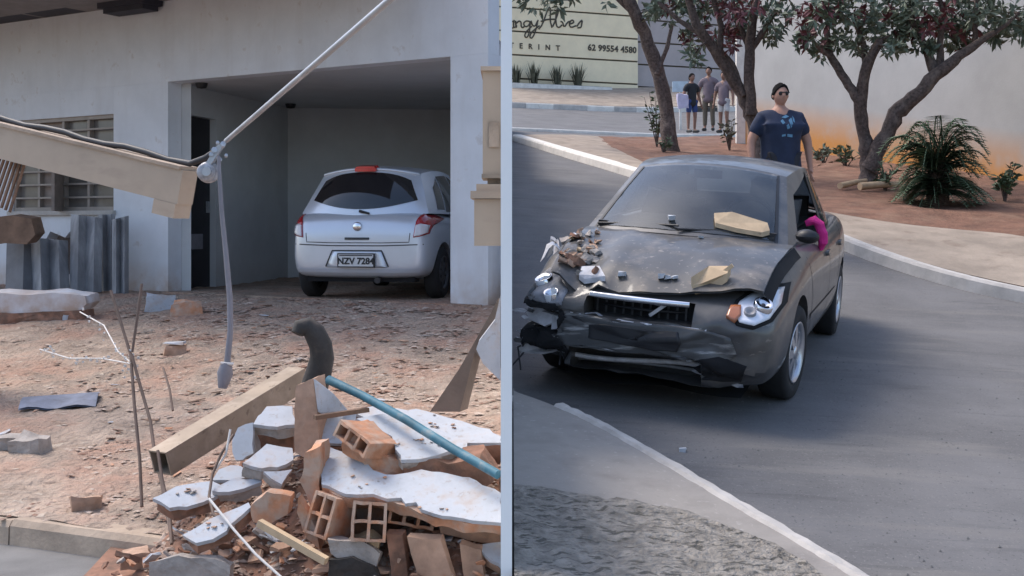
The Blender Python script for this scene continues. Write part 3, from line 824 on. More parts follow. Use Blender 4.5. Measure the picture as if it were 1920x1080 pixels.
# ------------------------------------------------------------------ cars
def loft_body(st, sub=2):
    """st rows: x, half width, z bottom, z widest, z shoulder, z deck centre"""
    rows = []
    for (x, w, zb_, zm, zs, zd_) in st:
        half = [(0.0, zb_), (w * .62, zb_), (w * .93, zb_ + .02), (w * .985, zb_ + (zm - zb_) * .45), (w, zm), (w * .985, zm + (zs - zm) * .62), (w * .925, zs), (w * .78, zs + (zd_ - zs) * .45), (w * .42, zs + (zd_ - zs) * .88), (0.0, zd_)]
        full = [Vector((x, y, z)) for y, z in half] + [Vector((x, -y, z)) for y, z in half[-2:0:-1]]
        rows.append(full + [full[0]])
    mm = MB(); n = len(rows[0]) - 1
    vs_ = [p for r in rows for p in r[:-1]]; fs = []
    for i in range(len(rows) - 1):
        for k in range(n): fs.append((i*n + k, i*n + (k+1) % n, (i+1)*n + (k+1) % n, (i+1)*n + k))
    fs.append(tuple(range(n))); fs.append(tuple(range((len(rows)-1)*n, len(rows)*n))[::-1])
    mm.add(vs_, fs, True)
    return bake(mm.mesh('body'), [('SUBSURF', dict(levels=sub, render_levels=sub))])

def cut(me, cutters):
    """boolean away cutter meshes"""
    tmp = []
    mods = []
    for c in cutters:
        o = bpy.data.objects.new('cutter_tmp', c); C.objects.link(o); tmp.append(o)
        mods.append(('BOOLEAN', dict(operation='DIFFERENCE', solver='EXACT', object=o)))
    out = bake(me, mods)
    for o in tmp: bpy.data.objects.remove(o)
    return out

def cyl_mesh(c, r, y0, y1, n=32):
    mm = MB(); mm.tube([Vector((c[0], y0, c[1])), Vector((c[0], y1, c[1]))], r, n, smooth=False); return mm.mesh('cyl')
def box_mesh(lo, hi): return MB().box(lo, hi).mesh('box')

def quadcurve(P, n):
    """samples of an interpolating curve through 3 points, P at t=0,.5,1"""
    a, b, c = [Vector(p) for p in P]; out = []
    for i in range(n + 1):
        t = i / n
        out.append(a * (2*(t-.5)*(t-1)) + b * (-4*t*(t-1)) + c * (2*t*(t-.5)))
    return out

def ruled(c0, c1, m, bulge=Vector((0, 0, 0))):
    rows = []
    for j in range(m + 1):
        t = j / m
        n = len(c0) - 1
        rows.append([a.lerp(b, t) + bulge * math.sin(math.pi * t) * (1 - (2 * i / n - 1) ** 4) for i, (a, b) in enumerate(zip(c0, c1))])
    return rows

def coons(v0, v1, u0, u1):
    """v0/v1 run across (start, end); u0/u1 run along and join their ends"""
    m = len(u0) - 1; n = len(v0) - 1; rows = []
    for j in range(m + 1):
        t = j / m; row = []
        for i in range(n + 1):
            s = i / n
            a = v0[i].lerp(v1[i], t) + u0[j].lerp(u1[j], s) - (v0[0].lerp(v0[n], s)).lerp(v1[0].lerp(v1[n], s), t)
            row.append(a)
        rows.append(row)
    return rows

def subpatch(c0, c1, s0, s1, v0, v1, n, m, off, bulge=Vector((0, 0, 0)), v0b=None, v1b=None):
    """piece of a ruled surface, pushed outwards by off"""
    N = len(c0) - 1
    def P(s, v):
        f = s * N; i = min(int(f), N - 1); u = f - i
        return (c0[i].lerp(c0[i+1], u)).lerp(c1[i].lerp(c1[i+1], u), v) + bulge * math.sin(math.pi * v) * (1 - (2 * s - 1) ** 4)
    rows = []
    for j in range(m + 1):
        row = []
        for i in range(n + 1):
            k = i / n; s = s0 + (s1 - s0) * k
            a = v0 + ((v0b if v0b is not None else v0) - v0) * k; b = v1 + ((v1b if v1b is not None else v1) - v1) * k
            v = a + (b - a) * j / m; e = 1e-3
            nrm = (P(min(s + e, 1), v) - P(max(s - e, 0), v)).cross(P(s, min(v + e, 1)) - P(s, max(v - e, 0))).normalized()
            p = P(s, v)
            ref = p - Vector((p.x, 0, 0.6))
            if nrm.dot(ref) < 0: nrm = -nrm
            row.append(p + nrm * off)
        rows.append(row)
    return rows

def slab_from_rows(rows, depth=0.012):
    """closed thin shell: rows is the outer face"""
    mm = MB(); nr, nc = len(rows), len(rows[0])
    mm.grid(rows)
    return mm

class Projector:
    def __init__(s, me): s.t = bvh_of(me)
    def hit(s, o, d):
        loc, nrm, i, dist = s.t.ray_cast(Vector(o), Vector(d).normalized())
        return loc, nrm
    def decal(s, poly, axis, off=0.004, rings=4, sub=3, side=1):
        """fill a 2D outline, projected on the body along an axis ('x' front/back, 'y' side, 'z' top)"""
        pts = []
        n = len(poly)
        for i in range(n):
            a = poly[i]; b = poly[(i + 1) % n]
            for k in range(sub): pts.append((a[0] + (b[0] - a[0]) * k / sub, a[1] + (b[1] - a[1]) * k / sub))
        cx = sum(p[0] for p in pts) / len(pts); cy = sum(p[1] for p in pts) / len(pts)
        vs_ = []; last = None
        def pr(u, v):
            if axis == 'x': return s.hit((5 * side, u, v), (-side, 0, 0))
            if axis == 'y': return s.hit((u, 3 * side, v), (0, -side, 0))
            return s.hit((u, v, 4), (0, 0, -1))
        mm = MB(); rows = []
        for r in range(rings + 1):
            t = r / rings; row = []
            for p in pts + [pts[0]]:
                u = cx + (p[0] - cx) * max(t, 0.001); v = cy + (p[1] - cy) * max(t, 0.001)
                loc, nrm = pr(u, v)
                if loc is None:
                    loc, nrm = last if last else (Vector((0, 0, 0)), Vector((0, 0, 1)))
                else: last = (loc, nrm)
                row.append(loc + nrm * off)
            rows.append(row)
        # rim going back into the body
        rim = []
        for p, q in zip(rows[-1], rows[-2]): 
            loc, nrm, i, d = s.t.find_nearest(p); rim.append(loc - nrm * 0.006)
        rows.append(rim)
        return mm.grid(rows)
    def ribbon(s, pts, axis, w=0.012, off=0.002, side=1):
        out = []
        dense = []
        for a, b in zip(pts, pts[1:]):
            for k in range(6): dense.append((a[0] + (b[0]-a[0])*k/6, a[1] + (b[1]-a[1])*k/6))
        dense.append(pts[-1])
        rows = []
        for i, p in enumerate(dense):
            a = dense[max(i-1, 0)]; b = dense[min(i+1, len(dense)-1)]; d = Vector((b[0]-a[0], b[1]-a[1])).normalized(); nn_ = Vector((-d.y, d.x)) * w / 2
            row = []
            for sg in (-1, 1):
                u, v = p[0] + nn_.x * sg, p[1] + nn_.y * sg
                if axis == 'x': loc, nrm = s.hit((5 * side, u, v), (-side, 0, 0))
                elif axis == 'y': loc, nrm = s.hit((u, 3 * side, v), (0, -side, 0))
                else: loc, nrm = s.hit((u, v, 4), (0, 0, -1))
                if loc is None: row = None; break
                row.append(loc + nrm * off)
            if row: rows.append(row)
        return MB().grid(rows) if len(rows) > 1 else None

def wheel(root, c, r, w, y_out, side, rim_mat, spokes=7, label=None, turn=0.0):
    """tyre + rim with spokes; axle along y, outer face at y_out*side"""
    T = Matrix.Translation(Vector((c[0], side * (y_out - w / 2), c[1]))) @ Matrix.Rotation(turn, 4, 'Z')
    mm = MB(); hw = w / 2
    mm.lathe([(r * .62, -hw * .9), (r * .80, -hw), (r * .95, -hw * .92), (r, -hw * .7), (r, hw * .7), (r * .95, hw * .92), (r * .80, hw), (r * .62, hw * .9), (r * .60, hw * .2), (r * .6, -hw * .2), (r * .62, -hw * .9)], (0, 0, 0), (0, 1, 0), 32)
    mm.v = [T @ v for v in mm.v]
    wh = mm.build('wheel', MATS['tyre'], root)
    mm = MB()
    mm.lathe([(r * .60, hw * .78), (r * .655, hw * .95), (r * .62, hw * 1.0), (r * .58, hw * .7), (r * .56, 0), (r * .58, -hw * .5)], (0, 0, 0), (0, side, 0), 32)
    mm.lathe([(0.001, hw * .93), (r * .13, hw * .93), (r * .16, hw * .8), (r * .16, hw * .3)], (0, 0, 0), (0, side, 0), 16)
    for k in range(spokes):
        a = 2 * math.pi * k / spokes
        d = Vector((math.cos(a), 0, math.sin(a))); t = Vector((-math.sin(a), 0, math.cos(a)))
        p0 = d * r * .10; p1 = d * r * .60; y0 = side * hw * .88; y1 = side * hw * .74
        w0, w1 = r * .075, r * .11
        vsx = []
        for (pp, ww, yy) in ((p0, w0, y0), (p1, w1, y1)):
            for dy in (0, -side * .025):
                for sg in (-1, 1): vsx.append(pp + t * ww * sg + Vector((0, yy + dy, 0)))
        mm.add(vsx, [(0, 1, 5, 4), (2, 6, 7, 3), (0, 4, 6, 2), (1, 3, 7, 5), (0, 2, 3, 1), (4, 5, 7, 6)])
    mm.v = [T @ v for v in mm.v]
    mm.build('rim', MATS[rim_mat], wh)
    mm = MB(); mm.lathe([(0.001, -hw * .1), (r * .57, -hw * .1)], (0, 0, 0), (0, side, 0), 24); mm.v = [T @ v for v in mm.v]
    mm.build('brake_disc', MATS['dark_metal'], wh)
    return wh

# ---- damaged grey sedan
def sedan():
    root = thing('sedan', 'dark grey sedan with smashed front end and rubble on its bonnet', 'car', SED_LOC, SED_ROT)
    st = [ # x, w, zb, zmid, zshoulder, zdeck
        (0.93, .58, .27, .42, .55, .60), (0.90, .71, .21, .44, .60, .655), (0.82, .785, .18, .46, .65, .715), (0.66, .82, .18, .49, .71, .79), (0.36, .83, .20, .54, .80, .885),
        (0.0, .845, .20, .57, .88, .95), (-0.30, .850, .20, .58, .925, .985), (-0.8, .852, .20, .58, .94, .99), (-1.5, .855, .20, .58, .95, .99), (-2.2, .852, .20, .59, .96, 1.0),
        (-2.7, .845, .21, .60, .965, 1.02), (-3.1, .815, .23, .61, .965, 1.04), (-3.4, .76, .26, .62, .95, 1.03), (-3.56, .70, .30, .62, .90, .98), (-3.63, .58, .36, .60, .80, .86)]
    me = loft_body(st)
    arches = [cyl_mesh((0, .30), .375, .52, 1.2), cyl_mesh((0, .30), .375, -1.2, -.52), cyl_mesh((-2.6, .30), .365, .55, 1.2), cyl_mesh((-2.6, .30), .365, -1.2, -.55),
              box_mesh((.66, -.42, .205), (1.2, .40, .35)), box_mesh((.42, -.86, .40), (1.2, -.50, .56)), box_mesh((.60, -1.0, .16), (1.3, -.46, .31)), box_mesh((.72, -.33, .545), (1.2, .33, .668))]
    me = cut(me, arches)
    # ragged dents in the front
    for v in me.vertices:
        p = v.co
        if p.x > .25:
            k = min(1, (p.x - .25) / .4)
            d = (mnoise.noise(Vector((p.x * 5, p.y * 6, p.z * 6))) * .03 + (abs(mnoise.noise(Vector((p.x * 4, p.y * 5, p.z * 7 + 9)))) - .2) * .05) * k
            lr = max(0, min(1, (-p.y - .25) / .4))             # worst on the car's right
            p.x -= k * (lr * .10 * (1 + mnoise.noise(p * 9))) + d
            p.z += d * .5 - k * lr * .02
            if p.z < .3: p.x -= k * .05
    me.polygons.foreach_set('use_smooth', [True] * len(me.polygons)); me.set_sharp_from_angle(angle=R(32))
    body = meshobj('body', me, MATS['grey_paint'], root)
    PR = Projector(me)
    # greenhouse shell
    wb = quadcurve([(-.24, -.69, .955), (.03, 0, .99), (-.24, .69, .955)], 16)
    wt = quadcurve([(-.97, -.545, 1.375), (-.87, 0, 1.435), (-.97, .545, 1.375)], 16)
    rt = quadcurve([(-2.26, -.525, 1.36), (-2.36, 0, 1.415), (-2.26, .525, 1.36)], 16)
    rb = quadcurve([(-2.90, -.63, 1.0), (-3.06, 0, 1.045), (-2.90, .63, 1.0)], 16)
    beltL = quadcurve([(-.24, .69, .955), (-1.5, .775, .965), (-2.90, .63, 1.0)], 20)
    railL = quadcurve([(-.97, .545, 1.375), (-1.6, .575, 1.425), (-2.26, .525, 1.36)], 20)
    beltR = [Vector((p.x, -p.y, p.z)) for p in beltL]; railR = [Vector((p.x, -p.y, p.z)) for p in railL]
    fb, rbg = Vector((.03, 0, .02)), Vector((-.02, 0, .03))
    mm = MB(); mm.grid(coons(wt, rt, railR, railL)); mm.build('roof', MATS['grey_paint'], root)
    def strips(c0, c1, bul, S0, S1, V0, V1, name):
        mm = MB()
        for (a_, b_, c_, d_) in ((0, S0, 0, 1), (S1, 1, 0, 1), (S0, S1, 0, V0), (S0, S1, V1, 1)): mm.grid(subpatch(c0, c1, a_, b_, c_, d_, 8, 8, .0, bul))
        return mm.build(name, MATS['grey_paint'], root)
    strips(wb, wt, fb, .055, .945, .05, .955, 'windscreen_frame')
    MB().grid(subpatch(wb, wt, .05, .95, .045, .96, 16, 8, .003, fb)).build('windscreen', MATS['car_glass'], root)
    for (s0, s1, v0, v1) in ((.045, .06, .0, .97), (.94, .955, .0, .97)): MB().grid(subpatch(wb, wt, s0, s1, v0, v1, 2, 8, .006, fb)).build('pillar_trim', MATS['black_plastic'], root)
    for (a_, b_) in (((.10, .99), (.50, .99)), ((.52, .99), (.90, .985))):
        p0 = wb[int(a_[0] * 16)]; p1 = wb[int(b_[0] * 16)]
        mm = MB(); mm.tube([p0 + Vector((-.02, 0, .035)), p0.lerp(p1, .5) + Vector((-.04, 0, .05)), p1 + Vector((-.05, 0, .055))], .008, 5); mm.build('wiper', MATS['black_plastic'], root)
    strips(rt, rb, rbg, .06, .94, .06, .95, 'rear_window_frame')
    MB().grid(subpatch(rt, rb, .055, .945, .055, .955, 14, 6, .003, rbg)).build('rear_window', MATS['car_glass'], root)
    for belt, rail in ((beltL, railL), (beltR, railR)):
        mm = MB()
        for args in ((0, .10, 0, 1), (.47, .51, 0, 1), (.84, 1, 0, 1), (.10, .47, 0, .03), (.51, .84, 0, .03)): mm.grid(subpatch(belt, rail, *args, 6, 8, 0))
        mm.grid(subpatch(belt, rail, .10, .47, .68, 1, 8, 4, 0, v0b=.90)); mm.grid(subpatch(belt, rail, .51, .84, .90, 1, 8, 4, 0, v0b=.74))
        mm.build('door_frame', MATS['grey_paint'], root)
        if belt is beltR: MB().grid(subpatch(belt, rail, .10, .47, .03, .68, 8, 5, .003, v1b=.90)).build('side_window', MATS['car_glass'], root)
        MB().grid(subpatch(belt, rail, .51, .84, .03, .90, 8, 5, .003, v1b=.74)).build('side_window', MATS['car_glass'], root)
        MB().grid(subpatch(belt, rail, .465, .515, .0, .93, 3, 6, .005)).build('pillar_trim', MATS['black_plastic'], root)
        MB().grid(subpatch(belt, rail, .08, .86, -.02, .02, 14, 2, .006)).build('belt_trim', MATS['black_plastic'], root)
    # cabin: floor, dash, wheel, seats, inner mirror
    MB().box((-2.75, -.60, .985), (-.2, .60, 1.003)).build('cabin_floor', MATS['dash'], root)
    MB().box((-.62, -.60, .99), (-.22, .60, 1.02), jit=.012).build('dashboard', MATS['dash'], root)
    mm = MB(); mm.tube([Vector((-.70 - .06 * math.sin(t), .34 + .17 * math.cos(t), 1.06 + .15 * math.sin(t))) for t in [2 * math.pi * i / 24 for i in range(25)]], .014, 6, caps=False); mm.build('steering_wheel', MATS['black_plastic'], root)
    for yy in (-.34, .34):
        mm = MB(); mm.box((-1.52, yy - .23, .99), (-1.34, yy + .23, 1.17), jit=.03); mm.rough(.02, 2, 8); mm.build('seat', MATS['seat_cloth'], root)
        mm = MB(); mm.box((-1.56, yy - .12, 1.19), (-1.46, yy + .12, 1.32), jit=.02); mm.rough(.012, 2, 9); mm.build('headrest', MATS['seat_cloth'], root)
    mm = MB(); mm.box((-2.5, -.55, 1.0), (-2.36, .55, 1.15), jit=.02); mm.build('rear_seat', MATS['seat_cloth'], root)
    mm = MB(); mm.box((-.90, -.10, 1.33), (-.87, .10, 1.39), jit=.006); mm.build('inner_mirror', MATS['black_plastic'], root)
    for k, (y0, y1) in enumerate(((-.34, -.12), (.12, .30))): pass
    wheel(root, (0, .305), .305, .195, .835, 1, 'alloy', 7, turn=R(-6))
    wheel(root, (0, .305), .305, .195, .80, -1, 'alloy', 7, turn=R(-6))
    wheel(root, (-2.6, .305), .305, .195, .84, 1, 'alloy', 7)
    wheel(root, (-2.6, .305), .305, .195, .84, -1, 'alloy', 7)
    # doors, seams, handles, sill
    for sd_ in (1, -1):
        for k, pts in enumerate(([(-.52, .26), (-.50, .60), (-.36, .93)], [(-1.52, .25), (-1.52, .60), (-1.52, .94)], [(-2.18, .55), (-2.30, .75), (-2.50, .94)], [(-.52, .27), (-1.5, .26), (-2.15, .27)])):
            rb_ = PR.ribbon(pts, 'y', .011, .0015, sd_)
            if rb_: rb_.build('door_seam', MATS['shadow_black'], root)
        rb_ = PR.ribbon([(-.45, .47), (-1.3, .47), (-2.1, .47)], 'y', .04, .006, sd_)
        rb_.build('side_moulding', MATS['grey_paint'], root)
        for xh in (-1.38, -2.28):
            d = PR.decal([(xh - .09, .80), (xh + .07, .80), (xh + .08, .83), (xh - .08, .835)], 'y', .02, 2, 2, sd_)
            d.build('door_handle', MATS['grey_paint'], root)
    # driver's mirror, folded; dark
    mm = MB(); mm.lathe([(.001, -.045), (.045, -.045), (.062, -.03), (.060, .02), (.03, .045), (.001, .05)], (-.34, .79, 1.02), (1, .45, 0), 14)
    for v in mm.v: v.y = .74 + (v.y - .74) * 1.2; v.z = 1.02 + (v.z - 1.02) * .75
    mm.build('door_mirror', MATS['black_plastic'], root)
    # bonnet: a lifted, buckled sheet of its own
    rows = []
    for i in range(23):
        u = i / 22
        row = []
        for j in range(19):
            v = j / 18 * 2 - 1
            xf = .86 - .12 * v * v; xb = -.03 - .20 * v * v
            x = xb + (xf - xb) * u; w = .66 + .03 * (1 - u)
            y = v * (w + (.04 if v > 0 else -.05 * u))
            loc, nrm = PR.hit((x, y, 3), (0, 0, -1))
            z = (loc.z if loc else .8)
            zi = interp(x, [(-.3, .99), (0, .965), (.36, .905), (.66, .815), (.80, .735), (.86, .695)]) - .045 * v * v
            z = max(zi, z - .03) + .014 + .055 * u * max(0, min(1, 1.0 - abs(v - .8) * 2.2)) + .02 * u * mnoise.noise(Vector((x * 4, y * 5, 1)))
            z += .012 * math.exp(-((abs(v) - .48) / .07) ** 2) * (1 - .3 * u)
            z -= .013 * max(.15, u) * (1 - abs(2 * mnoise.noise(Vector((x * 3.1, y * 3.3, 5))))) * (1.4 if v < 0 else .6) - .012
            # buckle towards the car's right front corner
            if v < -.45: z += .06 * u * math.sin((v + .45) * 9) - .05 * u * (-v - .45)
            row.append(Vector((x, y, z)))
        rows.append(row)
    mm = MB(); mm.grid(rows); mm.grid([[p - Vector((0, 0, .012)) for p in r] for r in rows], flip=True)
    bn = mm.build('bonnet', MATS['bonnet_paint'], root)
    # black gap beneath the lifted left edge
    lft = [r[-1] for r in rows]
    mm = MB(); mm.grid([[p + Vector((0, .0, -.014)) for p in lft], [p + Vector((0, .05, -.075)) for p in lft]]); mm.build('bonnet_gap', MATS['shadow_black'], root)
    bonnetbvh = BVHTree.FromPolygons([p for r in rows for p in r], [(i*19+j, i*19+j+1, (i+1)*19+j+1, (i+1)*19+j) for i in range(22) for j in range(18)])
    # grille: dark hollow with chrome blade and a slat
    mm = MB(); ga = []
    mm.box((.68, -.32, .53), (.735, .32, .68)); gr = mm.build('grille', MATS['shadow_black'], root)
    mm = MB(); pts = [Vector((.905 - .03 * (y / .31) ** 2, y, .672)) for y in [-.30 + .6 * i / 12 for i in range(13)]]
    mm.tube(pts, .019, 8); mm.build('chrome_blade', MATS['chrome'], gr)
    mm = MB(); mm.tube([Vector((.80 - .10 * (y / .31) ** 2, y, .60)) for y in [-.28 + .56 * i / 10 for i in range(11)]], .009, 6); mm.build('slat', MATS['black_plastic'], gr)
    mm = MB(); mm.bar((.80, .05, .57), (.80, .16, .66), .02, .02); mm.build('broken_bracket', MATS['torn_light'], gr)
    # headlights
    hl = PR.decal([(.56, 0.650), (.60, 0.605), (.68, 0.595), (.745, 0.625), (.775, 0.690), (.765, 0.765), (.70, 0.765), (.62, 0.740), (.57, 0.700)], 'x', .014, 5, 3)
    PR.decal([(.535, 0.650), (.585, 0.590), (.68, 0.575), (.765, 0.610), (.80, 0.690), (.785, 0.785), (.70, 0.785), (.60, 0.755), (.545, 0.710)], 'x', .006, 5, 3).build('headlight_surround', MATS['shadow_black'], root)
    hlo = hl.build('headlight', MATS['lamp_white'], root)
    for (yy, zz, rr_) in ((.645, .65, .036),):
        q, n0 = PR.hit((5, yy, zz), (-1, 0, 0)); mm = MB(); mm.lathe([(.001, .0), (rr_ * .5, .004), (rr_ * .9, .02), (rr_, .016), (rr_, -.01)], q + n0 * .014, n0, 16); mm.build('reflector', MATS['torn_plastic'], hlo)
    c0, n0 = PR.hit((5, .70, .68), (-1, 0, 0))
    mm = MB(); mm.lathe([(.001, .002), (.018, .004), (.03, .010), (.05, .030), (.056, .028), (.058, -.01)], c0 + n0 * .014, n0, 20); mm.build('reflector', MATS['chrome'], hlo)
    mm = MB(); mm.lathe([(.001, .012), (.012, .010), (.014, .0)], c0 + n0 * .02, n0, 10); mm.build('bulb', MATS['dark_metal'], hlo)
    d = PR.decal([(.52, 0.625), (.575, 0.600), (.60, 0.635), (.585, 0.680), (.53, 0.675)], 'x', .024, 3, 2); d.build('indicator', MATS['lamp_orange'], root)
    hl2 = PR.decal([(-.48, .58), (-.60, .56), (-.72, .60), (-.76, .68), (-.70, .74), (-.58, .71), (-.48, .66)], 'x', .010, 4, 3)
    h2 = hl2.build('headlight', MATS['torn_plastic'], root)
    for (yy, zz, rr_) in ((-.68, .665, .058), (-.56, .615, .046)):
        c0, n0 = PR.hit((5, yy, zz), (-1, 0, 0))
        if c0: 
            mm = MB(); mm.lathe([(.001, -.005), (rr_ * .35, -.002), (rr_ * .6, .012), (rr_ * .95, .032), (rr_, .03), (rr_ * 1.02, -.02)], c0 + n0 * .012, n0, 18); mm.build('reflector', MATS['chrome'], h2)
    # number plate holder with two bolt marks, bumper seams and torn bumper pieces
    rb_ = PR.ribbon([(-.42, .545), (0, .535), (.42, .545)], 'x', .012, .003); rb_ and rb_.build('bumper_seam', MATS['torn_light'], root)
    rb_ = PR.ribbon([(-.52, .375), (-.1, .365), (.40, .36)], 'x', .016, .006); rb_ and rb_.build('bumper_lip', MATS['torn_light'], root)
    for yy in (-.10, -.02):
        d = PR.decal([(yy - .012, .49), (yy + .012, .49), (yy + .012, .51), (yy - .012, .51)], 'x', .003, 1, 1); d.build('bolt_hole', MATS['shadow_black'], root)
    mm = MB(); mm.tube([Vector((.72, y, .275 + .02 * math.sin(y * 5))) for y in [-.42 + .8 * i / 10 for i in range(11)]], .016, 6); mm.build('intake_bar', MATS['torn_light'], root)
    mm = MB(); mm.tube([Vector((.66, y, .235 + .015 * math.sin(y * 4 + 1))) for y in [-.50 + .95 * i / 10 for i in range(11)]], .011, 6); mm.build('intake_bar', MATS['torn_plastic'], root)
    mm = MB(); mm.grid([[Vector((.10 + .62 * i / 6 - .05 * abs(j - 5) * i / 18, -.55 + 1.15 * j / 10, .12 + .035 * mnoise.noise(Vector((i * .6, j * .5, 2))) + .10 * (i < 1))) for j in range(11)] for i in range(7)]); mm.build('nose_shade_sheet', MATS['shadow_black'], root)  # black sheet added under the nose for the dark shade there
    rr = random.Random(5)
    def shard(name, c, size, mt, n=7, thick=.02, tilt=None):
        c = Vector(c); ax = tilt or Vector((rr.uniform(.4, 1), rr.uniform(-.5, .5), rr.uniform(-.3, .6))); ax.normalize()
        a = ax.cross(Vector((0, 0, 1))).normalized(); b = ax.cross(a); pts = []
        for k in range(n):
            t = 2 * math.pi * k / n; q = rr.uniform(.6, 1.1)
            pts.append(c + a * math.cos(t) * size[0] * q + b * math.sin(t) * size[1] * q + ax * rr.uniform(-.02, .02))
        mm = MB(); mm.prism(pts, -ax * thick); return mm.build(name, MATS[mt], root)
    # scraped bumper skin across the nose, torn along its lower edge
    low = [(-.46 + .1 * i, .33 + rr.uniform(-.03, .04)) for i in range(11)]
    d = PR.decal(low + [(.60, .42), (.56, .52), (.40, .545), (-.40, .545), (-.52, .50), (-.50, .40)], 'x', .012, 12, 6); d.build('bumper_skin', MATS['bumper_paint'], root)
    # black void behind the torn bumper corner, dark patch on the lower bumper
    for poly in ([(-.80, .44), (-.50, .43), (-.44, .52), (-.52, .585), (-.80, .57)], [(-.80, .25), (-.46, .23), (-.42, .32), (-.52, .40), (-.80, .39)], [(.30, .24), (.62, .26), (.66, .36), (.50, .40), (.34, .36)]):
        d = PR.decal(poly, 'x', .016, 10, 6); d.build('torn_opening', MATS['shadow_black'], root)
    d = PR.decal([(-.28, .41), (.26, .40), (.28, .46), (.26, .505), (-.28, .51)], 'x', .022, 12, 8); d.build('bumper_centre', MATS['black_plastic'], root)
    # exposed metal on the car's right corner
    shard('bumper_bracket', (.72, -.66, .48), (.17, .075), 'torn_light', tilt=Vector((1, -.2, .5))); shard('bumper_bracket', (.74, -.50, .46), (.12, .07), 'torn_light', tilt=Vector((1, .2, .6))); shard('crash_beam', (.56, -.70, .50), (.10, .06), 'torn_plastic')
    shard('torn_bumper_piece', (.72, -.66, .265), (.17, .035), 'torn_light', tilt=Vector((1, 0, .9))); shard('torn_bumper_piece', (.52, -.50, .24), (.09, .03), 'torn_plastic')
    shard('hanging_liner', (.52, -.70, .36), (.12, .07), 'shadow_black'); shard('hanging_liner', (.60, -.60, .56), (.12, .04), 'torn_light')
    for k in range(9):
        shard('broken_trim', (rr.uniform(.78, .86), rr.uniform(.30, .64), rr.uniform(.22, .40)), (rr.uniform(.02, .07), rr.uniform(.012, .035)), rr.choice(['torn_light', 'torn_plastic', 'shadow_black']), 5, .012)
    for k in range(7):
        shard('broken_trim', (rr.uniform(.80, .86) - .06, rr.uniform(.26, .55), rr.uniform(.44, .62)), (rr.uniform(.03, .08), rr.uniform(.015, .04)), rr.choice(['torn_light', 'torn_plastic', 'grey_paint']), 6, .012)
    for k in range(12):
        yy = -.30 + .055 * k; mm = MB(); mm.box((.737, yy, .55), (.742, yy + .012, .66)); mm.build('radiator_fin', MATS['dark_metal'], gr)
    for k in range(7):
        yy = rr.uniform(-.78, -.45); zz = rr.uniform(.26, .60); mm = MB()
        mm.tube([Vector((.62, yy, zz)), Vector((.74, yy + rr.uniform(-.06, .06), zz - rr.uniform(0, .06))), Vector((.76, yy + rr.uniform(-.1, .1), zz - rr.uniform(.05, .16)))], .006, 5); mm.build('loose_wire', MATS['cable_black'], root)
    for k in range(10):
        yy = rr.uniform(-.80, -.42); shard('torn_metal', (rr.uniform(.66, .78), yy, rr.uniform(.30, .62)), (rr.uniform(.03, .09), rr.uniform(.01, .03)), rr.choice(['torn_light', 'torn_plastic', 'grey_paint', 'torn_light']), 6, .008)
    for k in range(4):
        a = Vector((.80 - .02 * k, .10 + .13 * k, .46 - .04 * k)); mm = MB(); mm.tube([a, a + Vector((.03, .09, .015)), a + Vector((.0, .2, -.02 + .02 * k))], .010, 5); mm.build('bent_strip', MATS['torn_plastic'], root)
    # crumpled right wing: bent strips standing up beside the bonnet
    for k in range(5):
        x0 = .18 + .09 * k
        mm = MB(); a = Vector((x0, -.70 - .02 * k, .86 - .02 * k)); 
        rows2 = []
        for i in range(6):
            t = i / 5
            rows2.append([a + Vector((-.14 * t + .03 * math.sin(t * 9 + k), .10 * t * math.sin(k * 2.1) + .02, .09 * math.sin(t * 3.1) + .02 * k * t)), a + Vector((-.14 * t + .05, .10 * t * math.sin(k * 2.1) + .07, .09 * math.sin(t * 3.1 + .5) + .02 * k * t))])
        mm.grid(rows2); mm.build('crumpled_wing', MATS['grey_paint' if k % 2 else 'torn_light'], root)
    # pink cloth hanging from the driver's window
    mm = MB(); mm.tube([Vector(p) for p in ((-1.0, .70, 1.05), (-1.0, .76, 1.08), (-1.0, .80, 1.05), (-1.01, .82, .99), (-1.02, .828, .92), (-1.04, .826, .87))], [.02, .032, .036, .038, .034, .015], 12)
    mm.rough(.012, 1, 20)
    cl = mm.build('cloth_tmp', MATS['pink_cloth'], root)
    cl.name = 'pink_cloth'; cl.parent = None; cl.matrix_world = SED_M
    tag(cl, 'bright pink cloth hanging out of the dark grey car\'s side window', 'cloth')
    # inside of the windscreen: dash-top papers and sun visor seen as pale patches
    for (s0, s1, v0, v1) in ((.40, .52, .62, .68), (.58, .70, .70, .76)):
        pass
    wr_ = subpatch(wb, wt, .0, 1.0, .0, 1.0, 16, 8, .004, fb)
    wsb = BVHTree.FromPolygons([p for r in wr_ for p in r], [(i*17+j, i*17+j+1, (i+1)*17+j+1, (i+1)*17+j) for i in range(8) for j in range(16)])
    return root, PR, bonnetbvh, wsb
SED, SPR, BON, WSB = sedan()

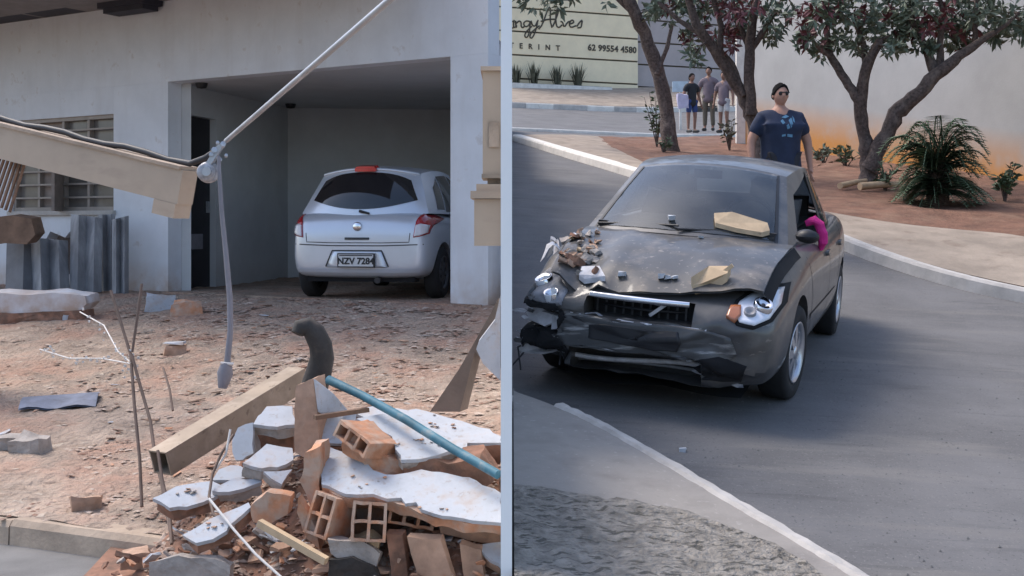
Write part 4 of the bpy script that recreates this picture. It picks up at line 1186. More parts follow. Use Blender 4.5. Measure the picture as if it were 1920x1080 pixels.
def car_hit(px, py):
    """where a sight line meets the damaged car, world coordinates"""
    o = Vector((0, 0, CZ)); d = (at(px, py, 1) - o).normalized(); Mi = SED_M.inverted()
    ol = Mi @ o; dl = (Mi.to_3x3() @ d).normalized()
    best = None
    for t in (BON, SPR.t, WSB):
        loc, n, i, dist = t.ray_cast(ol, dl)
        if loc is not None and (best is None or dist < best[2]): best = (SED_M @ loc, SED_M.to_3x3() @ n, dist)
    return best
def slab_on_car(name, pix, lift, thick, mt, label, cat, group=None):
    pts = []
    for px, py in pix:
        h = car_hit(px, py)
        if h is None: return None
        n = h[1] if h[1].z > 0 else -h[1]
        pts.append(h[0] + n * lift)
    mm = MB(); mm.prism(pts, Vector((0, 0, -thick))); return mm.build(name, MATS[mt], label=label, cat=cat, group=group)
slab_on_car('plaster_slab', [(1338, 406), (1372, 404), (1436, 424), (1440, 438), (1426, 442), (1380, 434), (1340, 424)], .030, .030, 'wood_pale', 'pale board lying on the bonnet below the windscreen', 'debris')
slab_on_car('brick_piece', [(1300, 536), (1330, 514), (1372, 516), (1366, 528), (1330, 548), (1303, 552)], .06, .05, 'wood_pale', 'blunt tan lump of masonry at the front edge of the bonnet', 'debris')
h0 = car_hit(1296, 572); h1 = car_hit(1374, 526)
if h0 and h1:
    a = h0[0] + Vector((0, -.03, .05)); b = h1[0] + Vector((0, 0, .09))
    MB().bar(a, b, .035, .022).build('wood_strip', MATS['wood_pale'], label='thin pale wooden strip leaning from grille to bonnet', cat='wood strip')
rr = random.Random(11)
for (px, py, s) in ((1166, 519, .022), (1259, 413, .022), (1314, 447, .013), (1240, 523, .02), (1252, 524, .018), (1265, 524, .016)):
    h = car_hit(px, py)
    if h: MB().box((-s, -s, -s*.6), (s, s, s*.6), Matrix.Translation(h[0] + Vector((0, 0, s * .8))) @ Matrix.Rotation(rr.uniform(0, 3), 4, 'Z'), jit=s * .3).build('plaster_crumb', MATS['plaster'], label='white plaster crumb on the grey bonnet', cat='debris', group='plaster crumbs on the bonnet')
for k in range(38):
    px, py = rr.uniform(1056, 1120), rr.uniform(436, 528)
    h = car_hit(px, py)
    if h:
        s = rr.uniform(.014, .042)
        mm = MB(); mm.box((-s, -s * .7, -s * .4), (s, s * .7, s * .5), Matrix.Translation(h[0] + Vector((0, 0, s * .6))) @ Euler((rr.uniform(-.6, .6), rr.uniform(-.6, .6), rr.uniform(0, 3))).to_matrix().to_4x4(), jit=s * .35); mm.rough(s * .5, 2, .7 / s)
        mt = rr.choice(['terracotta_dusty', 'mortar', 'wood_pale', 'terracotta_dark', 'mortar'])
        mm.build('masonry_crumb', MATS[mt], label=('large ' if s > .033 else 'small ' if s < .022 else '') + {'terracotta_dusty': 'dusty clay', 'mortar': 'grey mortar', 'wood_pale': 'tan', 'terracotta_dark': 'dark red clay'}[mt] + ' crumb heaped on the crumpled wing', cat='debris', group='masonry crumbs on the wing')
for (pix) in ([(1088, 508), (1130, 506), (1134, 526), (1100, 531), (1084, 522)],):
    slab_on_car('plaster_slab', pix, .035, .03, 'torn_light', 'pale broken lamp surround pushed onto the bonnet edge', 'debris')

# ---- silver hatchback in the carport
def hatchback():
    loc = Vector((-1.70, 12.86, FL + .012)); hd = R(90 - 12)
    fwd = Vector((math.cos(hd), math.sin(hd), 0))
    root = thing('hatchback', 'silver hatchback parked nose-in under the carport', 'car', loc + fwd * .62, (0, 0, hd))
    # car frame: x forward, origin under the rear axle
    st = [(-.62, .54, .36, .48, .66, .70), (-.60, .68, .29, .50, .78, .82), (-.55, .765, .25, .52, .89, .94), (-.42, .815, .23, .55, .95, 1.0), (0, .832, .20, .58, .95, 1.0), (.6, .835, .19, .58, .93, 1.0), (1.3, .835, .19, .58, .92, .98),
          (1.9, .832, .19, .57, .91, .97), (2.25, .828, .19, .56, .89, .95), (2.6, .815, .20, .54, .83, .90), (2.9, .77, .22, .50, .75, .82), (3.08, .68, .25, .47, .65, .72), (3.16, .52, .30, .45, .56, .62)]
    me = loft_body(st)
    arches = [cyl_mesh((0, .29), .345, .52, 1.2), cyl_mesh((0, .29), .345, -1.2, -.52), cyl_mesh((2.45, .29), .345, .55, 1.2), cyl_mesh((2.45, .29), .345, -1.2, -.55)]
    me = cut(me, arches); me.polygons.foreach_set('use_smooth', [True] * len(me.polygons)); me.set_sharp_from_angle(angle=R(35))
    meshobj('body', me, MATS['silver_paint'], root)
    PR = Projector(me)
    rb = quadcurve([(-.36, -.742, .955), (-.535, 0, .90), (-.36, .742, .955)], 16)        # tail base
    rt = quadcurve([(-.10, -.57, 1.405), (-.27, 0, 1.465), (-.10, .57, 1.405)], 16)      # roof rear edge
    wt = quadcurve([(1.42, -.545, 1.38), (1.54, 0, 1.44), (1.42, .545, 1.38)], 16)
    wb = quadcurve([(2.02, -.70, .95), (2.32, 0, .96), (2.02, .70, .95)], 16)
    beltL = quadcurve([(-.36, .742, .955), (.8, .79, .95), (2.02, .70, .95)], 20)
    railL = quadcurve([(-.10, .57, 1.405), (.65, .60, 1.46), (1.42, .545, 1.38)], 20)
    beltR = [Vector((p.x, -p.y, p.z)) for p in beltL]; railR = [Vector((p.x, -p.y, p.z)) for p in railL]
    bs = Vector((-.05, 0, .02)); bf = Vector((.03, 0, .03))
    mm = MB(); mm.grid(ruled(rb, rt, 8, bs)); mm.grid(coons(rt, wt, railR, railL)); mm.grid(ruled(wt, wb, 6, bf)); mm.grid(ruled(beltL, railL, 6, Vector((0, .03, 0)))); mm.grid(ruled(beltR, railR, 6, Vector((0, -.03, 0))))
    mm.build('cabin_shell', MATS['silver_paint'], root)
    # rear window with curved lower edge
    def P(s, v):
        f = s * 16; i = min(int(f), 15); u = f - i
        return rb[i].lerp(rb[i+1], u).lerp(rt[i].lerp(rt[i+1], u), v) + bs * math.sin(math.pi * v) * (1 - (2 * s - 1) ** 4)
    rows = []
    for j in range(9):
        row = []
        for i in range(17):
            k = i / 16; c = abs(2 * k - 1)
            v0 = .16 + .16 * c ** 2.2; v1 = .90 - .12 * c ** 4
            s0 = .055 + .03 * (j / 8); s = s0 + (1 - 2 * s0) * k
            v = v0 + (v1 - v0) * j / 8
            row.append(P(s, v) + Vector((-.006, 0, .003)))
        rows.append(row)
    rw = MB().grid(rows).build('rear_window', MATS['tinted_glass'], root)
    # wiper
    a = P(.5, .13) + Vector((-.02, 0, .0)); b = P(.42, .10) + Vector((-.025, 0, -.01))
    MB().tube([a, b], [.018, .012], 6).build('wiper', MATS['black_plastic'], root)
    # roof spoiler lip and high brake lamp
    mm = MB(); rows = []
    for i in range(17):
        p = rt[i]; rows.append([p + Vector((.10, 0, .012)), p + Vector((-.03, 0, .006)), p + Vector((-.035, 0, -.02)), p + Vector((.0, 0, -.03))])
    mm.grid(rows); mm.build('spoiler', MATS['silver_paint'], root)
    mm = MB(); mm.prism([Vector((-.345, y_, z_)) for y_, z_ in ((-.12, 1.425), (.12, 1.425), (.125, 1.455), (.10, 1.482), (-.10, 1.482), (-.125, 1.455))], (.13, 0, .02)); mm.build('brake_lamp', MATS['brake_red'], root)
    for belt, rail, by in ((beltL, railL, .03), (beltR, railR, -.03)):
        B_ = Vector((0, by, 0))
        MB().grid(subpatch(belt, rail, .13, .24, .10, .62, 5, 5, .004, B_, v1b=.84)).build('quarter_window', MATS['tinted_glass'], root)
        MB().grid(subpatch(belt, rail, .26, .52, .05, .87, 7, 5, .004, B_, v1b=.90)).build('side_window', MATS['tinted_glass'], root)
        MB().grid(subpatch(belt, rail, .55, .86, .05, .90, 7, 5, .004, B_, v1b=.70)).build('side_window', MATS['tinted_glass'], root)
    MB().grid(subpatch(wt, wb, .06, .94, .05, .95, 12, 6, .004, bf)).build('windscreen', MATS['tinted_glass'], root)
    for sd_ in (1, -1):
        wheel(root, (0, .29), .29, .175, .825, sd_, 'hubcap_dark', 8); wheel(root, (2.45, .29), .29, .175, .825, sd_, 'hubcap_dark', 8)
        for pts in ([(.32, .45), (.48, .7), (.50, .94)], [(1.0, .25), (1.02, .6), (1.0, .93)], [(1.95, .3), (1.98, .6), (1.9, .9)], [(.35, .3), (1.2, .27), (1.95, .28)]):
            r_ = PR.ribbon(pts, 'y', .01, .0015, sd_); r_ and r_.build('door_seam', MATS['shadow_black'], root)
        r_ = PR.ribbon([(-.35, .86), (.5, .84), (1.9, .82)], 'y', .02, .008, sd_); r_ and r_.build('crease', MATS['silver_paint'], root)
        for xh in (.48, 1.15):
            PR.decal([(xh, .77), (xh + .17, .77), (xh + .17, .80), (xh, .80)], 'y', .02, 2, 2, sd_).build('door_handle', MATS['silver_paint'], root)
        # tail lamps: red above, clear below, reaching round the corner
        tl = PR.decal([(sd_ * .635, .69), (sd_ * .70, .70), (sd_ * .775, .73), (sd_ * .79, .86), (sd_ * .765, .95), (sd_ * .69, .955), (sd_ * .655, .86)], 'x', .016, 5, 3, -1).build('tail_lamp', MATS['lamp_red'], root)
        PR.decal([(sd_ * .645, .70), (sd_ * .70, .71), (sd_ * .76, .74), (sd_ * .768, .82), (sd_ * .70, .835), (sd_ * .655, .82)], 'x', .022, 4, 3, -1).build('clear_lens', MATS['lamp_clear'], tl)
    # bumper: seam, plate recess, plate, tow cap, exhaust
    r_ = PR.ribbon([(-.74, .615), (-.3, .60), (.3, .60), (.74, .615)], 'x', .012, .003, -1); r_ and r_.build('bumper_seam', MATS['dark_metal'], root)
    rec = PR.decal([(-.35, .36), (.35, .36), (.29, .545), (-.29, .545)], 'x', .006, 4, 3, -1); rec.build('plate_recess', MATS['silver_paint'], root)
    r_ = PR.ribbon([(-.36, .37), (-.285, .545), (.285, .545), (.36, .37)], 'x', .016, .008, -1); r_ and r_.build('recess_edge', MATS['dark_metal'], root)
    r_ = PR.ribbon([(-.70, .33), (-.3, .325), (.3, .325), (.70, .33)], 'x', .03, .012, -1); r_ and r_.build('bumper_ridge', MATS['silver_paint'], root)
    px_, n_0 = PR.hit((-5, 0, .44), (1, 0, 0))
    xp = px_.x - .03
    pl = MB().box((xp - .012, -.20, .375), (xp + .03, .20, .505)).build('number_plate', MATS['plate_white'], root)
    fr = MB()
    for (lo, hi) in (((xp - .016, -.212, .363), (xp + .02, .212, .376)), ((xp - .016, -.212, .503), (xp + .02, .212, .516)), ((xp - .016, -.212, .377), (xp + .02, -.199, .502)), ((xp - .016, .199, .377), (xp + .02, .212, .502))): fr.box(lo, hi)
    MB().box((xp - .0125 + .001, -.213, .362), (xp + .02, .213, .517)).build('plate_frame', MATS['ink'], root)
    tm = text_mesh('NZV 7284', .098, .002, space=1.0, bold=.003)
    tm.transform(Matrix.Translation((xp - .015, 0, .430)) @ Matrix(((0, 0, -1), (-1, 0, 0), (0, 1, 0))).to_4x4())
    meshobj('plate_number', tm, MATS['ink'], pl)
    MB().box((xp - .014, -.19, .488), (xp, .19, .5)).build('plate_band', MATS['dark_metal'], pl)
    # boot handle, badge, model lettering bar
    q, n0 = PR.hit((-5, 0, .78), (1, 0, 0))
    mm = MB(); mm.lathe([(.001, .02), (.04, .018), (.05, .008), (.052, -.01)], q + Vector((-.004, 0, .03)), (-1, 0, 0), 18); mm.build('badge', MATS['chrome'], root)
    PR.decal([(-.14, .665), (.14, .665), (.14, .69), (-.14, .69)], 'x', .012, 2, 2, -1).build('boot_handle', MATS['dark_metal'], root)
    r_ = PR.ribbon([(-.60, .74), (-.59, .64), (-.3, .632), (.3, .632), (.59, .64), (.60, .74)], 'x', .009, .002, -1); r_ and r_.build('boot_seam', MATS['dark_metal'], root)
    mm = MB(); mm.tube([(-.58, -.22, .22), (-.42, -.22, .24)], .035, 12); mm.build('exhaust', MATS['dark_metal'], root)
    mm = MB(); mm.box((-.50, -.62, .20), (-.3, .62, .30)); mm.build('underbody', MATS['shadow_black'], root)
    return root
HAT = hatchback()
# ------------------------------------------------------------------ wreckage in the yard
CAMP = Vector((0, 0, CZ))
def on_plane(px, py, p0, n):
    d = at(px, py, 1.0) - CAMP; n = Vector(n)
    return CAMP + d * ((Vector(p0) - CAMP).dot(n) / d.dot(n))
def plane_poly(pix, ref, Y, n):
    p0 = at(ref[0], ref[1], Y); return [on_plane(px, py, p0, n) for px, py in pix], p0
def ground_at(px, py):
    """point of the yard on a sight line"""
    d = at(px, py, 1.0) - CAMP; lo, hi = 3.0, 18.0
    for _ in range(40):
        mid = (lo + hi) / 2; q = CAMP + d * mid
        if q.z > z_left(q.x, q.y): lo = mid
        else: hi = mid
    q = CAMP + d * lo; q.z = z_left(q.x, q.y); return q

def hollow_brick_mesh(w, h, l, nx, nz, t=0.013):
    """hollow clay block: webs along its length, w across, h high; open ends on +-y"""
    mm = MB()
    for i in range(nx + 1):
        x = -w/2 + (w - t) * i / nx; mm.box((x, -l/2, -h/2), (x + t, l/2, h/2))
    for j in range(nz + 1):
        z = -h/2 + (h - t) * j / nz
        for i in range(nx):
            x0 = -w/2 + (w - t) * i / nx + t; x1 = -w/2 + (w - t) * (i + 1) / nx
            mm.box((x0, -l/2 + .001, z), (x1, l/2 - .001, z + t))
    mm.box((-w/2 + t, l * .12, -h/2 + t), (w/2 - t, l * .14, h/2 - t))     # rubble packed inside
    mm.rough(.006, 1, 24)
    return mm
_hb = {}
def put_brick(parent, M, w, h, l, nx, nz, mt='terracotta', name='brick'):
    key = (w, h, l, nx, nz, mt)
    if key not in _hb:
        me = hollow_brick_mesh(w, h, l, nx, nz).mesh('brick'); me.materials.append(MATS[mt]); _hb[key] = me
    o = bpy.data.objects.new(name, _hb[key]); C.objects.link(o); o.parent = parent
    o.matrix_local = wmat(parent).inverted() @ M if parent else M
    return o

def frame_from(o, xdir, up):
    x = Vector(xdir).normalized(); z = Vector(up); z = (z - x * z.dot(x)).normalized(); y = z.cross(x)
    M = Matrix((x, y, z)).transposed().to_4x4(); M.translation = o; return M

def wall_chunk(label, pix, ref, Y, n, thick_plaster=.018, core=None, core_mat='terracotta', inset=1.0):
    """broken piece of rendered wall: plaster face given by outline, masonry core under it"""
    n = Vector(n).normalized()
    poly, p0 = plane_poly(pix, ref, Y, n)
    base = sum(poly, Vector()) / len(poly)
    root = thing('wall_fragment', label, 'rubble', base - n * .12, group=None)
    # plaster with slightly ragged rim
    rag = []
    for i in range(len(poly)):
        a, b = poly[i], poly[(i + 1) % len(poly)]
        rag.append(a)
        L = (b - a).length
        ns_ = max(2, int(L / .045))
        for k in range(1, ns_):
            q = a.lerp(b, (k + random.uniform(-.35, .35)) / ns_); w_ = random.uniform(-.007, .007)
            if random.random() < .10: w_ -= .022
            rag.append(q + (b - a).cross(n).normalized() * w_)
    mm = MB(); mm.prism(rag, -n * thick_plaster); mm.build('plaster', MATS['plaster'], root, world=True)
    if core:
        c = [base + (p - base) * inset - n * (thick_plaster + .001) for p in poly]
        mm = MB(); mm.prism(c, -n * core, topjit=.012); mm.rough(.016, 3, 14); mm.build('masonry', MATS[core_mat], root, world=True)
    return root, poly, n, base

# heap under everything
def heap_z(x, y):
    s = max(0, 1 - ((x + .68) / 1.02) ** 2) ; t = max(0, 1 - ((y - 5.74 + .22 * (x + .7)) / .74) ** 2)
    b = 0.36 * s * t
    return z_left(x, y) + b
rows = []
for j in range(80):
    y = 4.75 + 1.9 * j / 79; row = []
    for i in range(110):
        x = -1.95 + 1.89 * i / 109
        b = heap_z(x, y) - z_left(x, y)
        k = min(1, b / .08)
        z = z_left(x, y) - .02 + b + k * (.05 * nz(x, y, 5, 2) + .035 * nz(x, y, 13, 8) + .015 * nz(x, y, 30, 3))
        row.append(Vector((x, y, z if b > 0 else z_left(x, y) - .06)))
    rows.append(row)
overlay(MATS['terracotta_dark'], (0.14, 0.085, 0.06), scale=9, lo=0.45, hi=0.6, amount=0.8)
MB().grid(rows).build('rubble_heap', MATS['terracotta_dark'], kind='stuff')

UP = Vector((0, -.42, .9))
# big slab at the front: plaster face up, ends of hollow bricks towards the street
big, poly, n, base = wall_chunk('largest white faced wall fragment with hollow brick ends at the front of the heap',
    [(598, 833), (603, 908), (648, 926), (700, 926), (760, 944), (812, 962), (870, 972), (940, 980), (940, 925), (880, 895), (790, 880), (740, 890), (650, 850)], (700, 915), 5.05, (-.08, -.45, .88), core=.05, core_mat='terracotta')
left_dir = (poly[7] - poly[1]).normalized()
def brick_at(parent, px, py, Y, w, h, l, nx, nz, yaw, tilt=0, roll=0, mt='terracotta'):
    M = Matrix.Translation(at(px, py, Y)) @ Matrix.Rotation(yaw, 4, 'Z') @ Matrix.Rotation(tilt, 4, 'X') @ Matrix.Rotation(roll, 4, 'Y')
    return put_brick(parent, M, w, h, l, nx, nz, mt)
brick_at(big, 693, 978, 5.06, .145, .165, .26, 2, 2, R(6), R(-14), R(4))
brick_at(big, 632, 968, 5.12, .125, .18, .24, 2, 2, R(-30), R(-14), R(10))
brick_at(big, 768, 968, 5.18, .20, .09, .26, 3, 1, R(10), R(-14), R(12))
for (pp, Y, mt) in (([(815, 963), (940, 985), (940, 1020), (900, 1018), (828, 1000)], 5.06, 'terracotta_dusty'), ([(600, 838), (600, 910), (606, 1000), (590, 985), (565, 905), (572, 850)], 5.13, 'terracotta')):
    mm = MB(); pts = [at(a, b, Y) for a, b in pp]; mm.prism(pts, (0.02, .14, .02)); mm.rough(.014, 3, 14); mm.build('broken_brick', MATS[mt], big, world=True)
# second slab, resting on the first
sec, poly2, n2, b2 = wall_chunk('white faced wall fragment with three open brick holes resting on the largest one',
    [(668, 785), (735, 818), (752, 862), (800, 858), (868, 840), (838, 812), (760, 785), (715, 776)], (760, 825), 5.28, (.05, -.40, .9), core=.045, core_mat='mortar')
brick_at(sec, 694, 824, 5.26, .205, .075, .26, 3, 1, R(-32), R(-10), R(24))
mm = MB(); mm.prism([at(a, b, 5.20) for a, b in ((642, 822), (668, 812), (725, 856), (762, 872), (765, 905), (748, 912), (690, 876), (640, 850))], (.03, .20, .03)); mm.rough(.014, 3, 14); mm.build('broken_brick', MATS['terracotta'], sec, world=True)
mm = MB(); mm.prism([at(a, b, 5.17) for a, b in ((752, 866), (812, 860), (840, 870), (900, 862), (925, 900), (890, 922), (838, 908), (800, 915), (758, 912))], (.02, .22, .02)); mm.rough(.018, 3, 12); mm.build('broken_brick', MATS['terracotta_dark'], sec, world=True)
# back slab beside the divider wall
wall_chunk('broad white wall fragment at the back of the heap beneath the teal pipe', [(655, 768), (720, 764), (800, 771), (868, 790), (940, 818), (940, 830), (876, 830), (872, 850), (800, 838), (720, 800)], (800, 800), 5.72, (0, -.33, .94), core=.10, core_mat='terracotta_dark')
# upright orange brick slab with a white face turned aside
up = thing('wall_fragment', 'upright orange brick slab with a white triangular face at its side', 'rubble', at(580, 850, 5.45))
mm = MB(); mm.prism([at(a, b, 5.42) for a, b in ((556, 722), (588, 710), (594, 770), (600, 850), (575, 862), (553, 846), (552, 770))], (.03, .16, 0)); mm.rough(.010, 3, 14); mm.build('masonry', MATS['terracotta_dusty'], up, world=True)
mm = MB(); mm.prism([at(588, 710, 5.415), at(620, 735, 5.50), at(652, 772, 5.60), at(604, 776, 5.44), at(596, 772, 5.41)], (.01, .02, -.01)); mm.build('plaster', MATS['plaster'], up, world=True)
wall_chunk('flat white wall fragment leaning behind the orange upright slab', [(604, 782), (668, 776), (662, 806), (640, 832), (605, 832)], (630, 805), 5.5, (.1, -.6, .7), core=.08, core_mat='terracotta_dark')
# left group of plaster slabs
L_ = [
 ('long white plaster slab at the left foot of the heap', [(286, 934), (330, 912), (398, 902), (425, 918), (402, 932), (350, 950), (318, 952)], (350, 930), 5.28, (.05, -.45, .88), 'terracotta_dark'),
 ('pale grey slab lying between the rail and the leaning white slab', [(398, 920), (420, 906), (488, 896), (490, 904), (430, 922)], (440, 912), 5.32, (.1, -.45, .88), 'mortar'),
 ('tilted white slab pointing at the reddish broken bricks', [(342, 1003), (395, 972), (466, 942), (470, 950), (430, 985), (425, 995), (368, 1018)], (400, 985), 5.02, (-.1, -.55, .8), 'terracotta_dark'),
 ('small grey white slab with a chipped corner near the square rail', [(398, 900), (432, 872), (452, 874), (472, 890), (440, 900)], (435, 888), 5.45, (.1, -.5, .86), 'mortar'),
 ('narrow white slab standing on edge by the square rail', [(441, 862), (446, 802), (474, 792), (475, 850), (455, 862)], (458, 830), 5.55, (-.2, -.9, .35), 'mortar'),
 ('pale slab bridging over a dark hollow in the heap', [(475, 795), (500, 762), (548, 762), (552, 796), (520, 800)], (515, 780), 5.62, (0, -.5, .86), 'mortar'),
 ('weathered pale slab below the dark hollow', [(455, 868), (500, 832), (548, 840), (550, 862), (520, 876), (490, 878)], (505, 858), 5.40, (.1, -.5, .86), 'mortar'),
 ('triangular white chip wedged beside the orange slab', [(494, 884), (548, 880), (528, 908)], (525, 890), 5.25, (.2, -.7, .7), 'mortar'),
 ('small white slab at the street edge by the divider wall', [(896, 1022), (940, 1016), (940, 1062), (920, 1050)], (925, 1035), 4.95, (.1, -.6, .75), 'terracotta_dusty'),
]
for lab, pix, ref, Y, nn_, cm in L_: wall_chunk(lab, pix, ref, Y, nn_, thick_plaster=.02, core=.05, core_mat=cm, inset=.96)
# dark hollow: a half-buried block, a grey concrete lump at the street edge
mm = MB(); mm.prism([at(a, b, 5.7) for a, b in ((478, 800), (550, 800), (550, 850), (480, 850))], (0, .15, 0)); mm.build('buried_block', MATS['terracotta_dark'], label='dark reddish block in the hollow under the pale bridging slab', cat='rubble')
for lab, pix, Y, mt in (('grey concrete lump at the street edge left of the heap', [(280, 1056), (330, 1042), (400, 1046), (430, 1062), (428, 1100), (282, 1100)], 4.92, 'mortar'), ('grey cement lump at the street edge below the hollow bricks', [(610, 1010), (680, 1015), (712, 1040), (705, 1062), (640, 1055), (622, 1040)], 4.93, 'mortar'), ('curved dark piece of broken clay pipe at the street edge', [(620, 1050), (660, 1045), (700, 1062), (716, 1100), (612, 1100)], 4.9, 'black_rubber')):
    mm = MB(); mm.prism([at(a, b, Y) for a, b in pix], (.0, .10, -.02)); mm.rough(.016, 2, 12); mm.build('concrete_lump', MATS[mt], label=lab, cat='rubble')
# loose wooden battens and clay pieces
MB().bar(at(486, 980, 5.0), at(612, 1052, 4.86), .03, .03).build('wooden_batten', MATS['wood_pale'], label='pale wooden batten lying down the left face of the heap', cat='batten')
MB().bar(at(590, 783, 5.35), at(690, 768, 5.5), .03, .02).build('wooden_batten', MATS['wood_brown'], label='thin brown batten stuck between the white triangle and the back slab', cat='batten')
PC = [('flat tan clay tile facing the street beside the tall clay pieces', [(652, 1012), (690, 1002), (712, 1018), (704, 1050), (668, 1058)], 4.98, 'wood_pale'), ('tall dusty clay tile standing right of the tan tile', [(762, 1008), (826, 1012), (850, 1090), (788, 1095)], 4.92, 'terracotta_dusty'),
      ('slim dusty clay tile next to the divider wall', [(862, 1020), (900, 1030), (910, 1095), (872, 1095)], 4.93, 'terracotta_dusty'), ('broad orange clay piece left of the upright slab', [(470, 948), (500, 922), (545, 930), (540, 965), (505, 985), (475, 978)], 5.08, 'terracotta'),
      ('narrow reddish clay piece leaning under the hollow bricks', [(725, 1000), (755, 1004), (765, 1080), (735, 1085)], 4.97, 'terracotta_dark'), ('curled orange clay piece on the left face of the heap', [(560, 935), (590, 985), (600, 1030), (575, 1010), (555, 960)], 5.05, 'terracotta')]
for lab, pix, Y, mt in PC:
    mm = MB(); mm.prism([at(a, b, Y + random.uniform(-.01, .01)) for a, b in pix], (.01, .035, .012)); mm.rough(.007, 2, 16); mm.build('clay_tile', MATS[mt], label=lab, cat='clay tile')
# shards lying all over the heap
shard_mesh = []
rs = random.Random(21)
for k in range(14):
    n_s = rs.choice((4, 5, 5, 6)); pts = []
    for i in range(n_s):
        a = 2 * math.pi * (i + rs.uniform(-.3, .3)) / n_s; q = rs.uniform(.6, 1.0)
        pts.append(Vector((math.cos(a) * q, math.sin(a) * q * rs.uniform(.5, .9), .12)))
    mm = MB(); mm.prism(pts, (0, 0, -.26), topjit=.1); mm.rough(.09, 1, 2.2); shard_mesh.append(mm)
shard_data = {}
def put_shard(name, k, mt, loc, rot, s, label, cat, group):
    if (k, mt) not in shard_data:
        me = shard_mesh[k].mesh('shard'); me.materials.append(MATS[mt]); shard_data[(k, mt)] = me
    o = bpy.data.objects.new(name, shard_data[(k, mt)]); C.objects.link(o); o.location = loc; o.rotation_euler = rot; o.scale = (s, s, s)
    return tag(o, label, cat, group)
cnt = 0
while cnt < 295:
    x = rs.uniform(-1.8, -.08); y = rs.uniform(4.75, 6.3) if rs.random() < .45 else rs.uniform(4.78, 5.4)
    b = heap_z(x, y) - z_left(x, y)
    if b < (.0 if y < 5.3 else .03) or (b == 0 and rs.random() < .7): continue
    s = rs.uniform(.02, .062) * (1.25 if y < 5.3 else .9)
    mt = rs.choices(['terracotta', 'terracotta_dusty', 'terracotta_dark', 'mortar', 'plaster'], [4, 4, 3, 2, .8])[0]
    col = {'terracotta': 'orange', 'terracotta_dusty': 'dusty', 'terracotta_dark': 'dark red', 'mortar': 'grey', 'plaster': 'white'}[mt]
    put_shard('brick_shard', rs.randrange(14), mt, (x, y, heap_z(x, y) + rs.uniform(0, .05)), (rs.uniform(-.9, .6), rs.uniform(-.7, .7), rs.uniform(0, 6.28)), s, ('large ' if s > .055 else 'small ' if s < .03 else '') + col + ' brick shard ' + ('under the teal pipe' if x > -.55 and y > 5.3 else 'beside the square rail' if x < -.95 and y > 5.3 else 'on the crest of the heap' if y > 5.3 else 'at the street foot of the heap near the divider wall' if x > -.6 else 'at the street foot of the heap below the hollow bricks' if x > -1.0 else 'at the street foot of the heap by the tilted slab'), 'rubble', col + ' shards on the heap')
    cnt += 1
for k in range(46):
    px, py, Y, nn_ = rs.choice([(700, 905, 5.05, (-.08, -.45, .88)), (830, 945, 5.05, (-.08, -.45, .88)), (780, 830, 5.28, (.05, -.40, .9)), (820, 800, 5.72, (0, -.33, .94)), (350, 930, 5.28, (.05, -.45, .88)), (400, 985, 5.02, (-.1, -.55, .8))])
    ref = {5.05: (700, 915), 5.28: (760, 825) if px > 500 else (350, 930), 5.72: (800, 800), 5.02: (400, 985)}[Y]
    q = on_plane(px + rs.gauss(0, 26), py + rs.gauss(0, 7), at(*ref, Y), Vector(nn_)); s = rs.uniform(.006, .018)
    mt = rs.choice(['terracotta', 'terracotta_dusty', 'mortar']); col = {'terracotta': 'orange', 'terracotta_dusty': 'dusty', 'mortar': 'grey'}[mt]
    put_shard('brick_crumb', rs.randrange(14), mt, q + Vector((0, 0, s * .3)), (rs.uniform(-.3, .3), rs.uniform(-.3, .3), rs.uniform(0, 6)), s, col + ' crumb lying on a white wall fragment', 'rubble', col + ' crumbs on the wall fragments')
for k in range(90):
    x = rs.uniform(-1.75, -.1); y = rs.uniform(4.8, 6.1)
    if heap_z(x, y) - z_left(x, y) < .05: continue
    s = rs.uniform(.03, .085)
    o = put_shard('plaster_flake', rs.randrange(14), 'plaster', (x, y, heap_z(x, y) + rs.uniform(.02, .07)), (rs.uniform(-.9, .2), rs.uniform(-.5, .5), rs.uniform(0, 6.28)), s, ('large' if s > .06 else 'small') + ' thin white plaster flake ' + ('under the teal pipe' if x > -.55 and y > 5.3 else 'beside the square rail' if x < -.95 and y > 5.3 else 'on the crest of the heap' if y > 5.3 else 'at the street foot of the heap'), 'rubble', 'plaster flakes on the heap')
    o.scale = (s, s * rs.uniform(.6, 1), s * .35)
# clay chips on the sand of the yard
cnt = 0
while cnt < 290:
    px = rs.gauss(640, 190) if rs.random() < .75 else rs.uniform(0, 930); py = 565 + 330 * rs.random() ** 1.5
    if not (2 < px < 936) or py > 905: continue
    q = ground_at(px, py)
    if q.y > 14: continue
    dens = nz(q.x, q.y, 1.1, 4)
    if dens < -.15 and rs.random() < .6: continue
    s = rs.uniform(.018, .052)
    mt = rs.choices(['terracotta', 'terracotta_dusty', 'terracotta_dark', 'wood_brown', 'mortar', 'plaster'], [4, 4, 2.5, 2, 1.5, .7])[0]
    col = {'terracotta': 'orange clay', 'terracotta_dusty': 'dusty clay', 'terracotta_dark': 'dark red clay', 'mortar': 'grey mortar', 'plaster': 'white plaster', 'wood_brown': 'brown wood'}[mt]
    o = put_shard('clay_chip', rs.randrange(14), mt, q + Vector((0, 0, s * .2)), (rs.uniform(-.2, .2), rs.uniform(-.2, .2), rs.uniform(0, 6.28)), s, ('big ' if s > .042 else 'small ' if s < .028 else '') + col + ' chip on the sand ' + ('in front of the silver car' if q.y > 9.5 and px > 480 else 'in front of the dark doorway' if q.y > 9.5 and px > 260 else 'in front of the crumpled sheets' if q.y > 9.5 else 'by the divider wall' if px > 620 else 'behind the square rail' if px > 330 else 'around the bent rods'), 'chip', col + ' chips on the yard')
    o.scale = (s * rs.uniform(1, 2.0), s * rs.uniform(.6, 1.1), s * .45)
    cnt += 1
